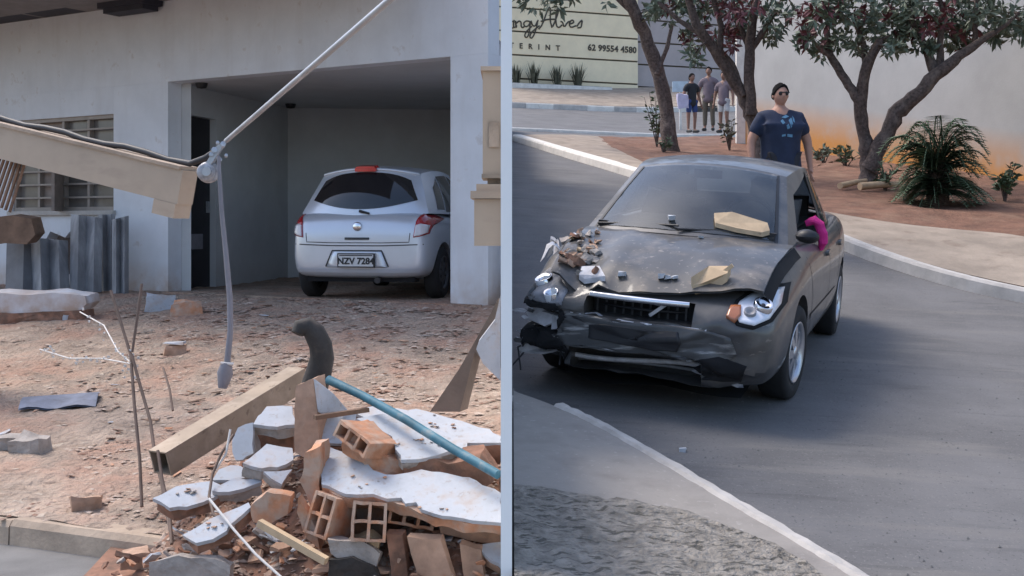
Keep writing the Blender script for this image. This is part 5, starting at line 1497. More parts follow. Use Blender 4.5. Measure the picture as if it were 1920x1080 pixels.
# crumbs too fine to count
mm = MB(); 
for k in range(12000):
    px = rs.gauss(600, 230) if rs.random() < .6 else rs.uniform(0, 936); py = 556 + 420 * rs.random() ** 1.6
    if not (1 < px < 937) : continue
    q = ground_at(px, py)
    if q.y > 13.4: continue
    dn = nz(q.x, q.y, 1.4, 2) + .5 * nz(q.x, q.y, 4.5, 5) + (px - 420) / 1600
    if dn < rs.uniform(-.35, .30): continue
    s = rs.uniform(.004, .016) * (1 + .14 * max(0, q.y - 7)); a = rs.uniform(0, 3.1)
    e1 = Vector((math.cos(a), math.sin(a), 0)) * s * rs.uniform(1, 2.2); e2 = Vector((-math.sin(a), math.cos(a), 0)) * s; u = Vector((0, 0, s * .45))
    mm.add([q - e1 - e2, q + e1 - e2, q + e1 + e2, q - e1 + e2, q + u], [(0, 1, 4), (1, 2, 4), (2, 3, 4), (3, 0, 4)])
MATS['crumb'] = mat('crumb', (0.38, 0.215, 0.15), 0.95, var=.4, scale=6, col2=(0.50, 0.40, 0.33), lo=.4, hi=.6)
mm.build('crumbs', MATS['crumb'], kind='stuff')
mm = MB()
for k in range(5200):      # grit and splinters between the bigger pieces of the heap
    x = rs.uniform(-1.85, -.07); y = rs.uniform(4.76, 6.35); b = heap_z(x, y) - z_left(x, y)
    if b < .004: continue
    kk = min(1, b / .08); q = Vector((x, y, z_left(x, y) - .02 + b + kk * (.05 * nz(x, y, 5, 2) + .035 * nz(x, y, 13, 8) + .015 * nz(x, y, 30, 3))))
    s = rs.uniform(.004, .02) * rs.uniform(.5, 1); a = rs.uniform(0, 6.28); tl = rs.uniform(-.8, .8)
    e1 = Vector((math.cos(a), math.sin(a), tl * .5)) * s * rs.uniform(1, 2.4); e2 = Vector((-math.sin(a), math.cos(a), 0)) * s; u = Vector((0, 0, s * .9))
    mm.add([q - e1 - e2, q + e1 - e2, q + e1 + e2, q - e1 + e2, q + u], [(0, 1, 4), (1, 2, 4), (2, 3, 4), (3, 0, 4)])
mm.build('heap_grit', MATS['crumb'], kind='stuff')
# bigger single pieces in the yard
for lab, px, py, s, mt in (('broken brick with a white top alone on the sand', 328, 655, .09, 'terracotta_dusty'), ('white plaster lump beside the house wall', 300, 572, .16, 'plaster'), ('reddish brick lump beside the white plaster lump', 350, 582, .14, 'terracotta'), ('grey stone half sunk in the sand of the yard', 60, 838, .10, 'mortar'), ('flat grey stone by the half sunk stone', 18, 830, .08, 'mortar'), ('rounded ochre stone near the pavement kerb', 162, 945, .07, 'terracotta_dusty'), ('tan clod at the foot of the bent rods', 256, 1046, .06, 'terracotta_dusty'), ('small white plaster lump near the blue sign', 130, 592, .06, 'plaster')):
    q = ground_at(px, py + 8); mm = MB(); mm.box((-s, -s * .7, -.02), (s, s * .7, s * .9), Matrix.Translation(q) @ Matrix.Rotation(random.uniform(-.5, .5), 4, 'Z'), jit=s * .22); mm.rough(s * .22, 3, 1.0 / s)
    o = mm.build('rubble_piece', MATS[mt], label=lab, cat='rubble')
q = ground_at(328, 663); mm = MB(); mm.box((-.085, -.06, .085), (.085, .06, .105), Matrix.Translation(q), jit=.012); mm.build('plaster_flake', MATS['plaster'], label='white plaster flake on top of the lone broken brick', cat='rubble')

# ------------------------------------------------------------------ fallen beam, service cable, insulator
a = at(-70, 247, 8.9); b = at(352, 352, 8.05)
bm_ = thing('fallen_beam', 'beige boxed beam fallen across the front of the house window', 'beam', b)
d = (b - a).normalized()
sx = d.cross(Vector((0, 0, 1))).normalized(); up_ = sx.cross(d)
mm = MB(); mm.bar(a, b, .16, .235); mm.build('casing', MATS['beige_paint'], bm_, world=True)
mm = MB(); mm.bar(a + up_ * .131, b + up_ * .131 - d * .02, .20, .024); mm.build('top_flashing', MATS['kerb_sandy'], bm_, world=True)
mm = MB(); e0 = b - d * .20 - up_ * .118; mm.box((0, -.085, -.10), (.19, .085, -.001), frame_from(e0, d, up_)); mm.build('end_flap', MATS['beige_paint'], bm_, world=True)
pts = [a + up_ * .18 - sx * .03]
for k in range(1, 12): pts.append(a.lerp(b, k / 11.2) + up_ * (.165 + .012 * math.sin(k * 1.7)) - sx * .03)
pts.append(at(385, 296, 7.95)); pts.append(at(405, 283, 7.95))
MB().tube(pts, .022, 8).build('black_cable', MATS['cable_black'], label='thick dark cable lying along the top of the fallen beam', cat='cable')
# the beam is propped on the ground outside the view
MB().box((a.x - .5, a.y - .12, 0.2), (a.x + .05, a.y + .2, a.z - .125)).build('masonry_stump', MATS['white_wall'], label='wall stump that carries the end of the fallen beam', cat='wall')
ins = thing('insulator', 'pale ribbed insulator hanging at the end of the fallen beam', 'insulator', at(391, 330, 7.9))
c0 = at(391, 323, 7.9)
for k, (dx, r_) in enumerate(((-.03, .062), (.0, .074), (.03, .062))):
    mm = MB(); mm.lathe([(.001, -.012), (r_ * .5, -.012), (r_ * .9, -.010), (r_, 0), (r_ * .9, .010), (r_ * .5, .012), (.001, .012)], c0 + Vector((dx * .3, dx, 0)), (.25, -1, .05), 22); mm.build('disc', MATS['porcelain'], ins, world=True)
mm = MB(); mm.tube([c0 + Vector((0, .06, 0)), c0 + Vector((.005, -.08, .0))], .03, 10); mm.build('spindle', MATS['galvanised'], ins, world=True)
mm = MB(); mm.bar(c0 + Vector((0, 0, .05)), at(415, 272, 7.9), .05, .035); mm.build('clevis', MATS['galvanised'], ins, world=True)
for (px, py, r_) in ((402, 282, .022), (418, 271, .02), (412, 300, .015), (424, 292, .012), (396, 290, .016), (408, 268, .012)):
    mm = MB(); mm.lathe([(.001, -.02), (r_, -.018), (r_, .018), (.001, .02)], at(px, py, 7.88), (.3, -1, .2), 6, smooth=False); mm.build('bolt', MATS['galvanised'], ins, world=True)
s0_ = at(424, 264, 7.9); s1_ = at(735, -4, 6.1)
dv = (s1_ - s0_)
end = s0_ + dv * 3.9
MB().tube([s0_, s1_, end], [.017, .02, .02], 10).build('service_cable', MATS['galvanised'], label='taut pale service cable rising from the insulator', cat='cable')
pole = MB(); pole.tube([Vector((end.x, end.y, -.3)), Vector((end.x, end.y, end.z + 1.0))], [.15, .11], 16); pole.build('utility_pole', MATS['concrete'], label='concrete utility pole holding the upper end of the service cable', cat='pole')
pts = [at(410, 292, 7.85), at(412, 340, 7.85), at(416, 400, 7.86), at(424, 480, 7.86), at(431, 560, 7.84), at(432, 620, 7.83), at(426, 680, 7.82)]
hc = thing('hanging_cable', 'loose grey cable dangling from the insulator with a torn end fitting', 'cable', pts[-1])
MB().tube(pts, [.012, .014, .016, .018, .02, .02, .022], 8).build('strand', MATS['cable_grey'], hc, world=True)
mm = MB(); mm.tube([at(425, 680, 7.82), at(422, 700, 7.82), at(417, 728, 7.81)], [.035, .055, .03], 8); mm.build('end_fitting', MATS['cable_grey'], hc, world=True)
mm = MB(); mm.tube([at(414, 681, 7.80), at(438, 683, 7.80)], .012, 6); mm.build('clip', MATS['wire_white'], hc, world=True)

# ------------------------------------------------------------------ smashed gate: crumpled grey sheets under the window
def pleated(px0, px1, py0, py1, Y, pleats, amp, lean=0.0, seed=1, mt='grey_sheet', lab=''):
    r_ = random.Random(seed); rows = []
    ns = pleats * 4
    for j in range(9):
        v = j / 8; row = []
        for i in range(ns + 1):
            u = i / ns
            px = px0 + (px1 - px0) * u + 3 * math.sin(seed * 2.1) * (1 - v); py = py0 + (py1 - py0) * v + 8 * math.sin(seed * 1.7) * (u - .5) * (1 - v)
            q = at(px, py, Y - lean * v + amp * (abs(((u * pleats) % 1) * 2 - 1) * 2 - 1) + .06 * abs(v - .3 - .1 * seed) * (1 + u))
            row.append(q)
        rows.append(row)
    mm = MB(); mm.grid(rows, smooth=False); mm.grid([[p + Vector((0, .006, 0)) for p in r] for r in rows], smooth=False, flip=True)
    return mm.build('crumpled_sheet', MATS[mt], label=lab, cat='metal sheet')
pleated(130, 190, 405, 548, 14.55, 2, .06, .25, 1, lab='pleated grey metal sheet left of the darker sheet under the window')
pleated(186, 218, 402, 546, 14.7, 2, .05, .2, 2, 'dark_sheet' if 'dark_sheet' in MATS else 'grey_sheet', lab='dark flat grey metal sheet between the two pleated ones')
pleated(210, 241, 408, 552, 14.45, 2, .05, .15, 3, lab='narrow pleated sheet at the right end of the smashed gate')
mat('dark_sheet', (0.14, 0.14, 0.15), 0.65, metal=0.0, var=0.2, scale=3)
pleated(10, 75, 452, 548, 14.6, 1, .09, .3, 4, 'dark_sheet', lab='dented dark sheet low at the left of the smashed gate')
pleated(60, 130, 448, 546, 14.5, 2, .10, .25, 5, lab='bulging grey sheet beside the dented dark sheet')
mm = MB(); mm.prism([at(a_, b_, 14.2) for a_, b_ in ((-30, 410), (20, 404), (58, 410), (66, 440), (50, 458), (10, 456), (-30, 462))], (.02, .25, .02)); mm.build('broken_plank', MATS['wood_brown'], label='rounded brown board wedged over the dented sheets', cat='board')
# slatted wooden panel hanging under the beam
SY = 8.72
sl = thing('slatted_panel', 'brown slatted wooden panel hanging askew under the fallen beam', 'panel', at(10, 400, SY))
for k in range(9):
    t = k / 8
    a_ = at(52 - 62 * t, 288 - 8 * t, SY); b_ = at(18 - 62 * t, 398 - 4 * k, SY)
    MB().bar(a_, b_, .024, .014).build('slat', MATS['wood_brown'], sl, world=True)
mm = MB(); mm.bar(at(60, 287, SY + .03), at(-40, 276, SY + .03), .03, .04); mm.build('rail', MATS['wood_brown'], sl, world=True)
_sy = hpt(hpix(112), 0, .10).y
MB().bar(at(112, 300, _sy), at(112, 396, _sy), .46, .04).build('shutter_leaf', MATS['curtain'], label='brownish grey shutter leaf hanging before the barred window', cat='shutter')
# low broken wall at the foot
st_ = thing('low_wall', 'low broken plaster wall below the crumpled sheets', 'wall', at(70, 600, 12.2))
mm = MB(); mm.prism([at(a_, b_, 12.3) for a_, b_ in ((-60, 545), (40, 552), (100, 548), (158, 556), (163, 570), (150, 584), (60, 590), (-60, 596))], (.04, .3, .02)); mm.rough(.02, 3, 6); mm.build('render', MATS['white_wall'], st_, world=True)
mm = MB(); mm.prism([at(a_, b_, 12.28) for a_, b_ in ((-60, 590), (60, 586), (150, 582), (158, 600), (90, 606), (-60, 634))], (.04, .3, .0)); mm.rough(.03, 3, 7); mm.build('broken_core', MATS['terracotta_dark'], st_, world=True)

# ------------------------------------------------------------------ square rail, bent black pipe, teal pipe
rl = thing('square_rail', 'hollow beige square rail lying beside the rubble heap', 'rail', at(300, 880, 5.9))
ra = at(300, 868, 5.75); rb_ = at(560, 708, 6.6); dd = (rb_ - ra).normalized()
Mf = frame_from(ra, dd, (0, 0, 1)); Lr = (rb_ - ra).length; hw, t_ = .062, .008
for lo, hi in (((0, -hw, hw - t_), (Lr, hw, hw)), ((0, -hw, -hw), (Lr, hw, -hw + t_)), ((0.001, -hw, -hw + t_), (Lr, -hw + t_, hw - t_)), ((0.001, hw - t_, -hw + t_), (Lr, hw, hw - t_))):
    MB().box(lo, hi, Mf).build('wall_plate', MATS['rail_metal'], rl, world=True)
MB().box((.10, -hw + t_, -hw + t_), (.11, hw - t_, hw - t_), Mf).build('inside', MATS['shadow_black'], rl, world=True)
c = [(557, 626), (562, 615), (576, 612), (590, 624), (601, 647), (604, 670), (598, 697), (590, 724), (582, 748)]
MB().tube([at(px, py, 5.75 + .01 * i) for i, (px, py) in enumerate(c)], [.030, .044, .050, .055, .058, .060, .064, .068, .06], 14).build('bent_pipe', MATS['black_rubber'], label='bent thick black pipe standing out of the heap', cat='pipe')
MB().tube([at(616, 712, 5.66), at(680, 742, 5.5), at(760, 786, 5.3), at(850, 842, 5.1), at(934, 890, 4.9)], [.022, .020, .020, .020, .020], 12).build('teal_pipe', MATS['teal_plastic'], label='teal plastic pipe slanting across the wall fragments', cat='pipe')

# leaning broken wall piece near the divider wall
lw = thing('leaning_slab', 'brownish slab leaning on the divider wall with a rounded white piece', 'rubble', at(880, 770, 6.5))
mm = MB(); mm.prism([at(a_, b_, 6.55) for a_, b_ in ((922, 584), (934, 560), (938, 690), (905, 676), (890, 660), (862, 772), (806, 772), (862, 690))], (.04, .10, .0)); mm.build('slab', MATS['leaning_render'] if 'leaning_render' in MATS else mat('leaning_render', (0.20, 0.155, 0.125), .9, var=.15, scale=6, bump=.4), lw, world=True)
mm = MB(); mm.prism([at(a_, b_, 6.35) for a_, b_ in ((938, 556), (928, 600), (898, 640), (893, 655), (906, 682), (938, 714))], (.0, .10, .0)); mm.build('white_piece', MATS['plaster'], lw, world=True)
# meter cabinet on the divider wall
mc = thing('meter_cabinet', 'stepped beige meter cabinet fixed to the white divider wall', 'cabinet', (-.1, 6.2, 1.6))
def mcb(px0, py0, py1, Y0, Y1, name, mt='beige_paint', x1=None, par=None):
    p0 = at(px0, py0, Y0); p1 = at(px0, py1, Y0)
    return MB().box((p0.x, Y0, p1.z), (-TH + .003 if x1 is None else x1, Y1, p0.z)).build(name, MATS[mt], par or mc, world=True)
up_b = mcb(905, 128, 330, 6.2, 6.55, 'upper_box'); mcb(901, 124, 132, 6.17, 6.58, 'cap'); mcb(903, 326, 334, 6.18, 6.57, 'lip', 'rail_metal')
mcb(893, 345, 358, 6.18, 6.57, 'shelf'); mcb(882, 358, 372, 6.15, 6.6, 'cornice'); mcb(889, 373, 461, 6.18, 6.57, 'lower_box'); mcb(914, 335, 344, 6.25, 6.5, 'neck', 'rail_metal')
p0 = at(917, 228, 6.19); p1 = at(936, 276, 6.19)
MB().box((p0.x, 6.185, p1.z), (p1.x, 6.199, p0.z)).build('door', MATS['kerb_sandy'], mc, world=True)
# dark wheel standing behind the pillar
q = at(936, 500, 12.9); mm = MB(); mm.lathe([(.17, -.03), (.21, -.04), (.235, 0), (.21, .04), (.17, .03), (.16, 0), (.17, -.03)], (q.x - .0, q.y, FL + .25), (1, .1, 0), 24)
wo = mm.build('spare_wheel', MATS['tyre'], label='dark wheel standing behind the white carport pillar', cat='wheel')
mm = MB()
for k in range(6):
    a_ = k * math.pi / 3; mm = MB(); mm.bar((0, 0, .235), (0, math.cos(a_) * .17, .235 + math.sin(a_) * .17), .02, .02); mm.build('spoke', MATS['dark_metal'], wo)

# ------------------------------------------------------------------ bent rods and sparkling wire, blue plate
def rod(lab, pts, r_, mt='wire_rust', name='bent_rod', cat='rod'):
    MB().tube([at(*p) for p in pts], r_, 6).build(name, MATS[mt], label=lab, cat=cat)
rod('tall dark rod leaning left, rising from the sand by the rail', [(208, 545, 6.6), (228, 610, 6.5), (245, 665, 6.4), (252, 760, 6.2), (262, 860, 6.05), (266, 950, 5.9)], .009)
rod('dark rod leaning right above the knot of wires', [(266, 532, 6.5), (258, 590, 6.45), (248, 660, 6.4)], .008)
rod('bent rod running from the knot of wires to the rail end', [(247, 665, 6.38), (262, 720, 6.3), (282, 790, 6.15), (290, 850, 6.0), (306, 920, 5.8), (322, 1010, 5.45)], .009)
rod('brown rod hooked over the open rail end', [(296, 845, 5.7), (304, 900, 5.6), (318, 960, 5.45), (322, 1020, 5.3)], .008)
rod('thin twig rising behind the rail', [(306, 690, 7.2), (318, 730, 7.0), (324, 770, 6.9)], .007)
rod('thin dark wire arching over the left slabs', [(438, 815, 5.5), (415, 850, 5.4), (398, 890, 5.35), (392, 930, 5.2), (400, 965, 5.12), (440, 990, 5.0)], .007)
rod('pale wire lying down the left foot of the heap', [(392, 935, 5.1), (440, 995, 4.98), (480, 1040, 4.9), (530, 1085, 4.82)], .006, 'wire_white', 'pale_wire', 'wire')
rod('short pale wire sticking out of the left slabs', [(432, 805, 5.45), (424, 850, 5.42), (405, 880, 5.38)], .006, 'wire_white', 'pale_wire', 'wire')
rod('thin pale wire running from the knot towards the house', [(150, 585, 7.2), (195, 610, 6.9), (222, 660, 6.6), (246, 680, 6.36)], .004, 'wire_white', 'pale_wire', 'wire')
rod('thin pale wire running from the knot across the sand', [(75, 655, 7.0), (130, 672, 6.8), (190, 672, 6.6), (246, 682, 6.36)], .004, 'wire_white', 'pale_wire', 'wire')
mm = MB()
for k in range(70):
    t = rs.random(); 
    if k < 30: px, py = 75 + 172 * t, 655 + 20 * math.sin(t * 3) + rs.gauss(0, 5)
    elif k < 50: px, py = 150 + 96 * t, 585 + 95 * t + rs.gauss(0, 7)
    else: px, py = rs.gauss(246, 9), rs.gauss(685, 16)
    q = at(px, py, 6.4 + .6 * (1 - t) * (k < 50)); s = rs.uniform(.0025, .0065)
    mm.box((q.x - s, q.y - s, q.z - s), (q.x + s, q.y + s, q.z + s), jit=s * .4)
mm.build('glass_splinters', MATS['wire_white'], kind='stuff')
q0 = ground_at(30, 770)
bp = thing('blue_plate', 'creased blue grey plate lying on the sand', 'plate', ground_at(110, 765))
rows = []
for i in range(9):
    px = 34 + 145 * i / 8
    a_ = ground_at(px, 772 - 7 * i / 8); b_ = ground_at(px + 10, 752 - 10 * i / 8)
    rows.append([a_ + Vector((0, 0, .02 + .012 * math.sin(i * 1.3))), a_.lerp(b_, .5) + Vector((0, 0, .05 + .02 * math.sin(i * 1.1))), b_ + Vector((0, 0, .03))])
mm = MB(); mm.grid(rows); mm.grid([[p - Vector((0, 0, .012)) for p in r] for r in rows], flip=True); mm.build('sheet', mat('blue_grey', (0.17, 0.19, 0.25), .6, var=.25, scale=9), bp, world=True)
# ------------------------------------------------------------------ people
def person(label, base, H, girth, top, top2, bottom, shoe='shoe', skin='skin', yaw=0.0, arms=((.30, -.02, .86), (.30, -.04, .86)), long_legs=True, stance=.0, hair_long=False, glasses=False, head_turn=0.0, vox=.0105):
    root = thing('person', label, 'person', base, (0, 0, yaw))
    k = H / 1.75; g = girth
    def V(x, y, z): return Vector((x * k, y * k, z * k))
    N = {}; E_ = []
    def nd(n, p, r, frm=None):
        N[n] = (p, tuple(q * k for q in r) if isinstance(r, tuple) else r * k)
        if frm: E_.append((frm, n))
    sh = .175 + .035 * (g - 1)
    nd('pelvis', V(0, 0, .95), (.135 * g, .105 * g)); nd('waist', V(0, -.005 * g, 1.10), (.135 * g, .11 * g), 'pelvis'); nd('chest', V(0, 0, 1.30), (.145 * g, .105 * g), 'waist'); nd('clav', V(0, .01, 1.43), (.085 * g, .08), 'chest')
    nd('neck', V(0, .012, 1.50), .054 * (.85 + .15 * g), 'clav'); nd('nape', V(0, .012, 1.60), .046, 'neck')
    for s_, i in ((-1, 0), (1, 1)):
        S = 'L' if s_ < 0 else 'R'
        hx, hy_, hz = arms[i]
        wr_ = V(s_ * hx * (1 + .12 * (g - 1)), hy_, hz); el = (V(s_ * (sh + .085 * g), .03, 1.14))
        nd('sho' + S, V(s_ * sh, .005, 1.392), .068 * (.85 + .15 * g), 'clav'); nd('el' + S, el, .050 * (.8 + .2 * g), 'sho' + S); nd('wr' + S, wr_, .030, 'el' + S)
        d = (wr_ - el).normalized(); sidev = Vector((0, -1, 0)) - d * d.dot(Vector((0, -1, 0))); sidev.normalize()
        palm = wr_ + d * .055 * k; nd('palm' + S, palm, (.034, .024), 'wr' + S)
        inward = d.cross(sidev).normalized() * s_
        for f in range(4):
            o = sidev * (.030 - .020 * f) * k
            L = (.036, .042, .039, .030)[f] * k
            p1 = palm + d * .048 * k + o; p2 = p1 + (d * .9 - inward * .25).normalized() * L; p3 = p2 + (d * .7 - inward * .6).normalized() * L * .8
            nd('f%d1' % f + S, p1, .0095, 'palm' + S); nd('f%d2' % f + S, p2, .0085, 'f%d1' % f + S); nd('f%d3' % f + S, p3, .007, 'f%d2' % f + S)
        t1 = palm + sidev * .040 * k - d * .01 * k; t2 = t1 + (sidev * .5 + d * .9).normalized() * .038 * k
        nd('th1' + S, t1, .011, 'palm' + S); nd('th2' + S, t2, .009, 'th1' + S)
        nd('hip' + S, V(s_ * .095 * (.7 + .3 * g), 0, .90), .090 * (.88 + .12 * g), 'pelvis'); nd('kn' + S, V(s_ * (.105 + stance), -.02 * s_, .50), .060 * (.8 + .2 * g), 'hip' + S)
        nd('an' + S, V(s_ * (.11 + stance * 1.5), .02, .09), .040, 'kn' + S); nd('toe' + S, V(s_ * (.13 + stance * 1.5), -.13, .04), (.040, .032), 'an' + S)
    me = skin_mesh(N, E_, 'pelvis', 2)
    # head shaped over the neck and fused with the body into one surface
    hm = MB(); rows = []; c = V(0, -.012, 1.632)
    cs, sn = math.cos(head_turn), math.sin(head_turn)
    for i in range(25):
        th = math.pi * i / 24; row = []
        for j in range(33):
            ph = 2 * math.pi * j / 32
            x, y, z = math.sin(th) * math.cos(ph), math.sin(th) * math.sin(ph), math.cos(th)
            w = .077; dp = .097; h = .118
            jaw = max(0, -z)
            w *= 1 - .30 * jaw ** 1.5; fr = max(0, -y)
            X, Y_, Z = x * w * (1.0 + .08 * (g > 1.2) * jaw), y * dp * (1 - .18 * jaw * (1 if y > 0 else .35)), z * h
            if y < 0:
                Y_ += .008 * (1 - fr) * 0
                Y_ -= .024 * math.exp(-((x / .16) ** 2 + ((z + .12) / .20) ** 2)) * fr          # nose
                Y_ -= .007 * math.exp(-((x / .5) ** 2 + ((z - .28) / .10) ** 2)) * fr           # brow
                for ex in (-.40, .40): Y_ += .010 * math.exp(-(((x - ex) / .17) ** 2 + ((z - .12) / .10) ** 2)) * fr
                Y_ -= .006 * math.exp(-((x / .25) ** 2 + ((z + .50) / .05) ** 2)) * fr - .006 * math.exp(-((x / .25) ** 2 + ((z + .56) / .025) ** 2)) * fr
                Y_ -= .008 * math.exp(-((x / .25) ** 2 + ((z + .85) / .12) ** 2)) * fr          # chin
            row.append(c + Vector((X * cs - Y_ * sn, X * sn + Y_ * cs, Z)) * k)
        rows.append(row)
    hm.grid(rows)
    o = len(me.vertices); vv = [v.co.copy() for v in me.vertices] + hm.v; ff = [list(p.vertices) for p in me.polygons] + [[i + o for i in f] for f in hm.f]
    jm = bpy.data.meshes.new('joined'); jm.from_pydata([tuple(v) for v in vv], [], ff)
    me = bake(jm, [('REMESH', dict(mode='VOXEL', voxel_size=vox)), ('SMOOTH', dict(factor=.4, iterations=2))])
    me.polygons.foreach_set('use_smooth', [True] * len(me.polygons))
    zmin = min(v.co.z for v in me.vertices)
    for v in me.vertices: v.co.z -= zmin
    body = meshobj('body', me, MATS[skin], root)
    dz = Vector((0, 0, -zmin))
    def garment(name, nodes, edges, rt, m_, grow):
        NN = {n: (N[n][0] + dz, tuple(q + grow * k for q in (N[n][1] if isinstance(N[n][1], tuple) else (N[n][1],) * 2))) for n in nodes if n in N}
        for n in nodes:
            if n not in N: NN[n] = (nodes[n][0] + dz, nodes[n][1])
        mm_ = skin_mesh(NN, edges, rt, 2)
        mm_ = bake(mm_, [('REMESH', dict(mode='VOXEL', voxel_size=vox * 1.5)), ('SMOOTH', dict(factor=.5, iterations=8))])
        for v in mm_.vertices:      # cloth folds
            p = v.co / k; v.co += v.normal * .010 * k * mnoise.noise(Vector((p.x * 7, p.y * 7, p.z * 3.2 + p.x * 5)))
        mm_.polygons.foreach_set('use_smooth', [True] * len(mm_.polygons)); return meshobj(name, mm_, MATS[m_], root), mm_
    ex = {}
    nodes = {n: None for n in ('waist', 'chest', 'clav', 'shoL', 'shoR')}
    nodes['collar'] = (V(0, .006, 1.485), (.075 * (.8 + .2 * g) * k, .07 * (.8 + .2 * g) * k))
    hem = (N['pelvis'][0] + Vector((0, 0, -.20 * k)), (.195 * g * k, .15 * g * k))
    nodes['hem'] = hem
    for S in 'LR':
        a, b = N['sho' + S][0], N['el' + S][0]
        nodes['slv' + S] = (a.lerp(b, .78), (.074 * (.8 + .2 * g) * k,) * 2)
    shirt, sme = garment('shirt', nodes, [('hem', 'waist'), ('clav', 'collar'), ('waist', 'chest'), ('chest', 'clav'), ('clav', 'shoL'), ('clav', 'shoR'), ('shoL', 'slvL'), ('shoR', 'slvR')], 'waist', top, .022)
    nodes = {n: None for n in ('hipL', 'hipR')}; nodes['pelvis2'] = (V(0, 0, .93), (.115 * g * k, .09 * g * k)); ed = [('pelvis2', 'hipL'), ('pelvis2', 'hipR')]
    for S in 'LR':
        if long_legs:
            nodes['kn' + S] = None; p = N['an' + S][0]; nodes['cuff' + S] = (p + Vector((0, 0, .03 * k)), (.062 * k,) * 2); ed += [('hip' + S, 'kn' + S), ('kn' + S, 'cuff' + S)]
        else:
            p = N['hip' + S][0].lerp(N['kn' + S][0], .85); nodes['cuff' + S] = (p, (.092 * k * (.7 + .3 * g),) * 2); ed += [('hip' + S, 'cuff' + S)]
    garment('trousers', nodes, ed, 'pelvis2', bottom, .012)
    for s_, S in ((-1, 'L'), (1, 'R')):
        a = N['an' + S][0] + dz; t = N['toe' + S][0] + dz
        mm = MB(); mm.tube([a + Vector((0, .05 * k, -.045 * k)), a + Vector((0, -.01 * k, -.035 * k)), t + Vector((0, .03 * k, .0)), t + Vector((0, -.045 * k, -.006 * k))], [.040 * k, .052 * k, .047 * k, .03 * k], 10)
        mm.build('shoe', MATS[shoe], root)
    # hair cap
    c = V(0, -.006, 1.640) + dz; mm = MB(); rows = []
    for i in range(11):
        row = []
        for j in range(25):
            ph = 2 * math.pi * j / 24; back = max(0, math.sin(ph + head_turn * 0)); front = max(0, -math.sin(ph))
            lim = .84 + 1.2 * back + .80 * abs(math.cos(ph)) ** 3
            lim += .10 * mnoise.noise(Vector((math.cos(ph) * 2.5, math.sin(ph) * 2.5, 4)))
            if hair_long: lim += .45 * back
            th = lim * i / 10
            r = Vector((.083 * math.sin(th) * math.cos(ph), .108 * math.sin(th) * math.sin(ph), .119 * math.cos(th))) * k
            r *= 1.07 + .10 * mnoise.noise(r * 48 / k) + (.015 if i < 10 else -.08)
            row.append(c + r)
        rows.append(row)
    mm.grid(rows); mm.build('hair', MATS['hair'], root)
    for s_ in (-1, 1):
        mm = MB(); mm.lathe([(.001, -.008 * k), (.018 * k, -.006 * k), (.024 * k, 0), (.016 * k, .008 * k), (.001, .008 * k)], V(s_ * .078, .0, 1.625) + dz, (1, .3, 0), 10); mm.build('ear', MATS[skin], root)
    if glasses:
        gp = Projector(me)
        for ex_ in (-.033, .033):
            q, n_0 = gp.hit(V(ex_, -1, 1.645) + dz, (0, 1, 0))
            if q:
                mm = MB(); mm.lathe([(.001, .006), (.020 * k, .004), (.023 * k, -.003), (.018 * k, -.008)], q + Vector((0, -.008, 0)), (0, -1, .05), 14); mm.build('sunglass_lens', MATS['black_plastic'], root)
        q, n_0 = gp.hit(V(0, -1, 1.655) + dz, (0, 1, 0))
        mm = MB(); mm.bar(q + V(-.06, -.006, 0), q + V(.06, -.006, 0), .006, .01); mm.build('sunglass_bridge', MATS['black_plastic'], root)
    return root, sme, k

gy = 13.5; gx = (1463 - 960) / FPX * gy; gz = z_right(gx, gy)
Hm = at(1463, 156, gy).z - gz
man, sme, km = person('heavy set person in navy printed t-shirt and sunglasses standing behind the grey car', (gx, gy, gz), Hm, 1.5, 'shirt_navy', None, 'shorts_dark', long_legs=True, glasses=True, yaw=R(8), arms=((.31, -.05, .86), (.31, -.02, .86)), vox=.0085)
# print on the chest
sp = Projector(sme)
def shirt_decal(poly, mt):
    pts = []
    mm = sp_decal(poly); mm.build('shirt_print', MATS[mt], man)
def sp_decal(poly):
    n = len(poly); cx = sum(p[0] for p in poly) / n; cz = sum(p[1] for p in poly) / n; rows = []
    for r in range(3):
        t = max(.01, r / 2); row = []
        for p in poly + [poly[0]]:
            q, nn0 = sp.hit(((cx + (p[0] - cx) * t) * km, -2, (cz + (p[1] - cz) * t) * km), (0, 1, 0))
            row.append((q if q else Vector((p[0] * km, -.15, p[1] * km))) + Vector((0, -.004, 0)))
        rows.append(row)
    return MB().grid(rows)
for poly in ([(-.04, 1.37), (.02, 1.40), (.05, 1.38), (.0, 1.36)], [(.035, 1.34), (.07, 1.37), (.075, 1.30), (.05, 1.25), (.045, 1.29)], [(-.06, 1.33), (-.03, 1.35), (-.01, 1.31), (-.04, 1.29)], [(.0, 1.28), (.03, 1.30), (.04, 1.25), (.01, 1.24)], [(-.05, 1.18), (-.01, 1.19), (-.01, 1.165), (-.05, 1.16)], [(.01, 1.19), (.07, 1.185), (.07, 1.155), (.01, 1.16)], [(.085, 1.39), (.10, 1.36), (.095, 1.31), (.08, 1.33)]):
    shirt_decal(poly, 'shirt_print')
def far_person(label, px, Y, H, *a, **kw):
    x = (px - 960) / FPX * Y; z = z_right(x, Y) + .12
    return person(label, (x, Y, z), H, *a, **kw)
far_person('person in dark patterned top and blue denim skirt standing on the island', 1297, 33.0, 1.66, 1.0, 'cloth_black', None, 'denim', long_legs=False, skin='skin_brown', hair_long=True, yaw=R(25))
far_person('tall person in mauve shirt and khaki trousers standing beside the denim skirt', 1329, 33.8, 1.84, 1.1, 'cloth_mauve', None, 'khaki', skin='skin_brown', yaw=R(-20))
far_person('person in white shorts and mauve top standing by the white post', 1357, 33.2, 1.72, 1.1, 'cloth_mauve', None, 'cloth_white', long_legs=False, skin='skin_brown', yaw=R(-35))
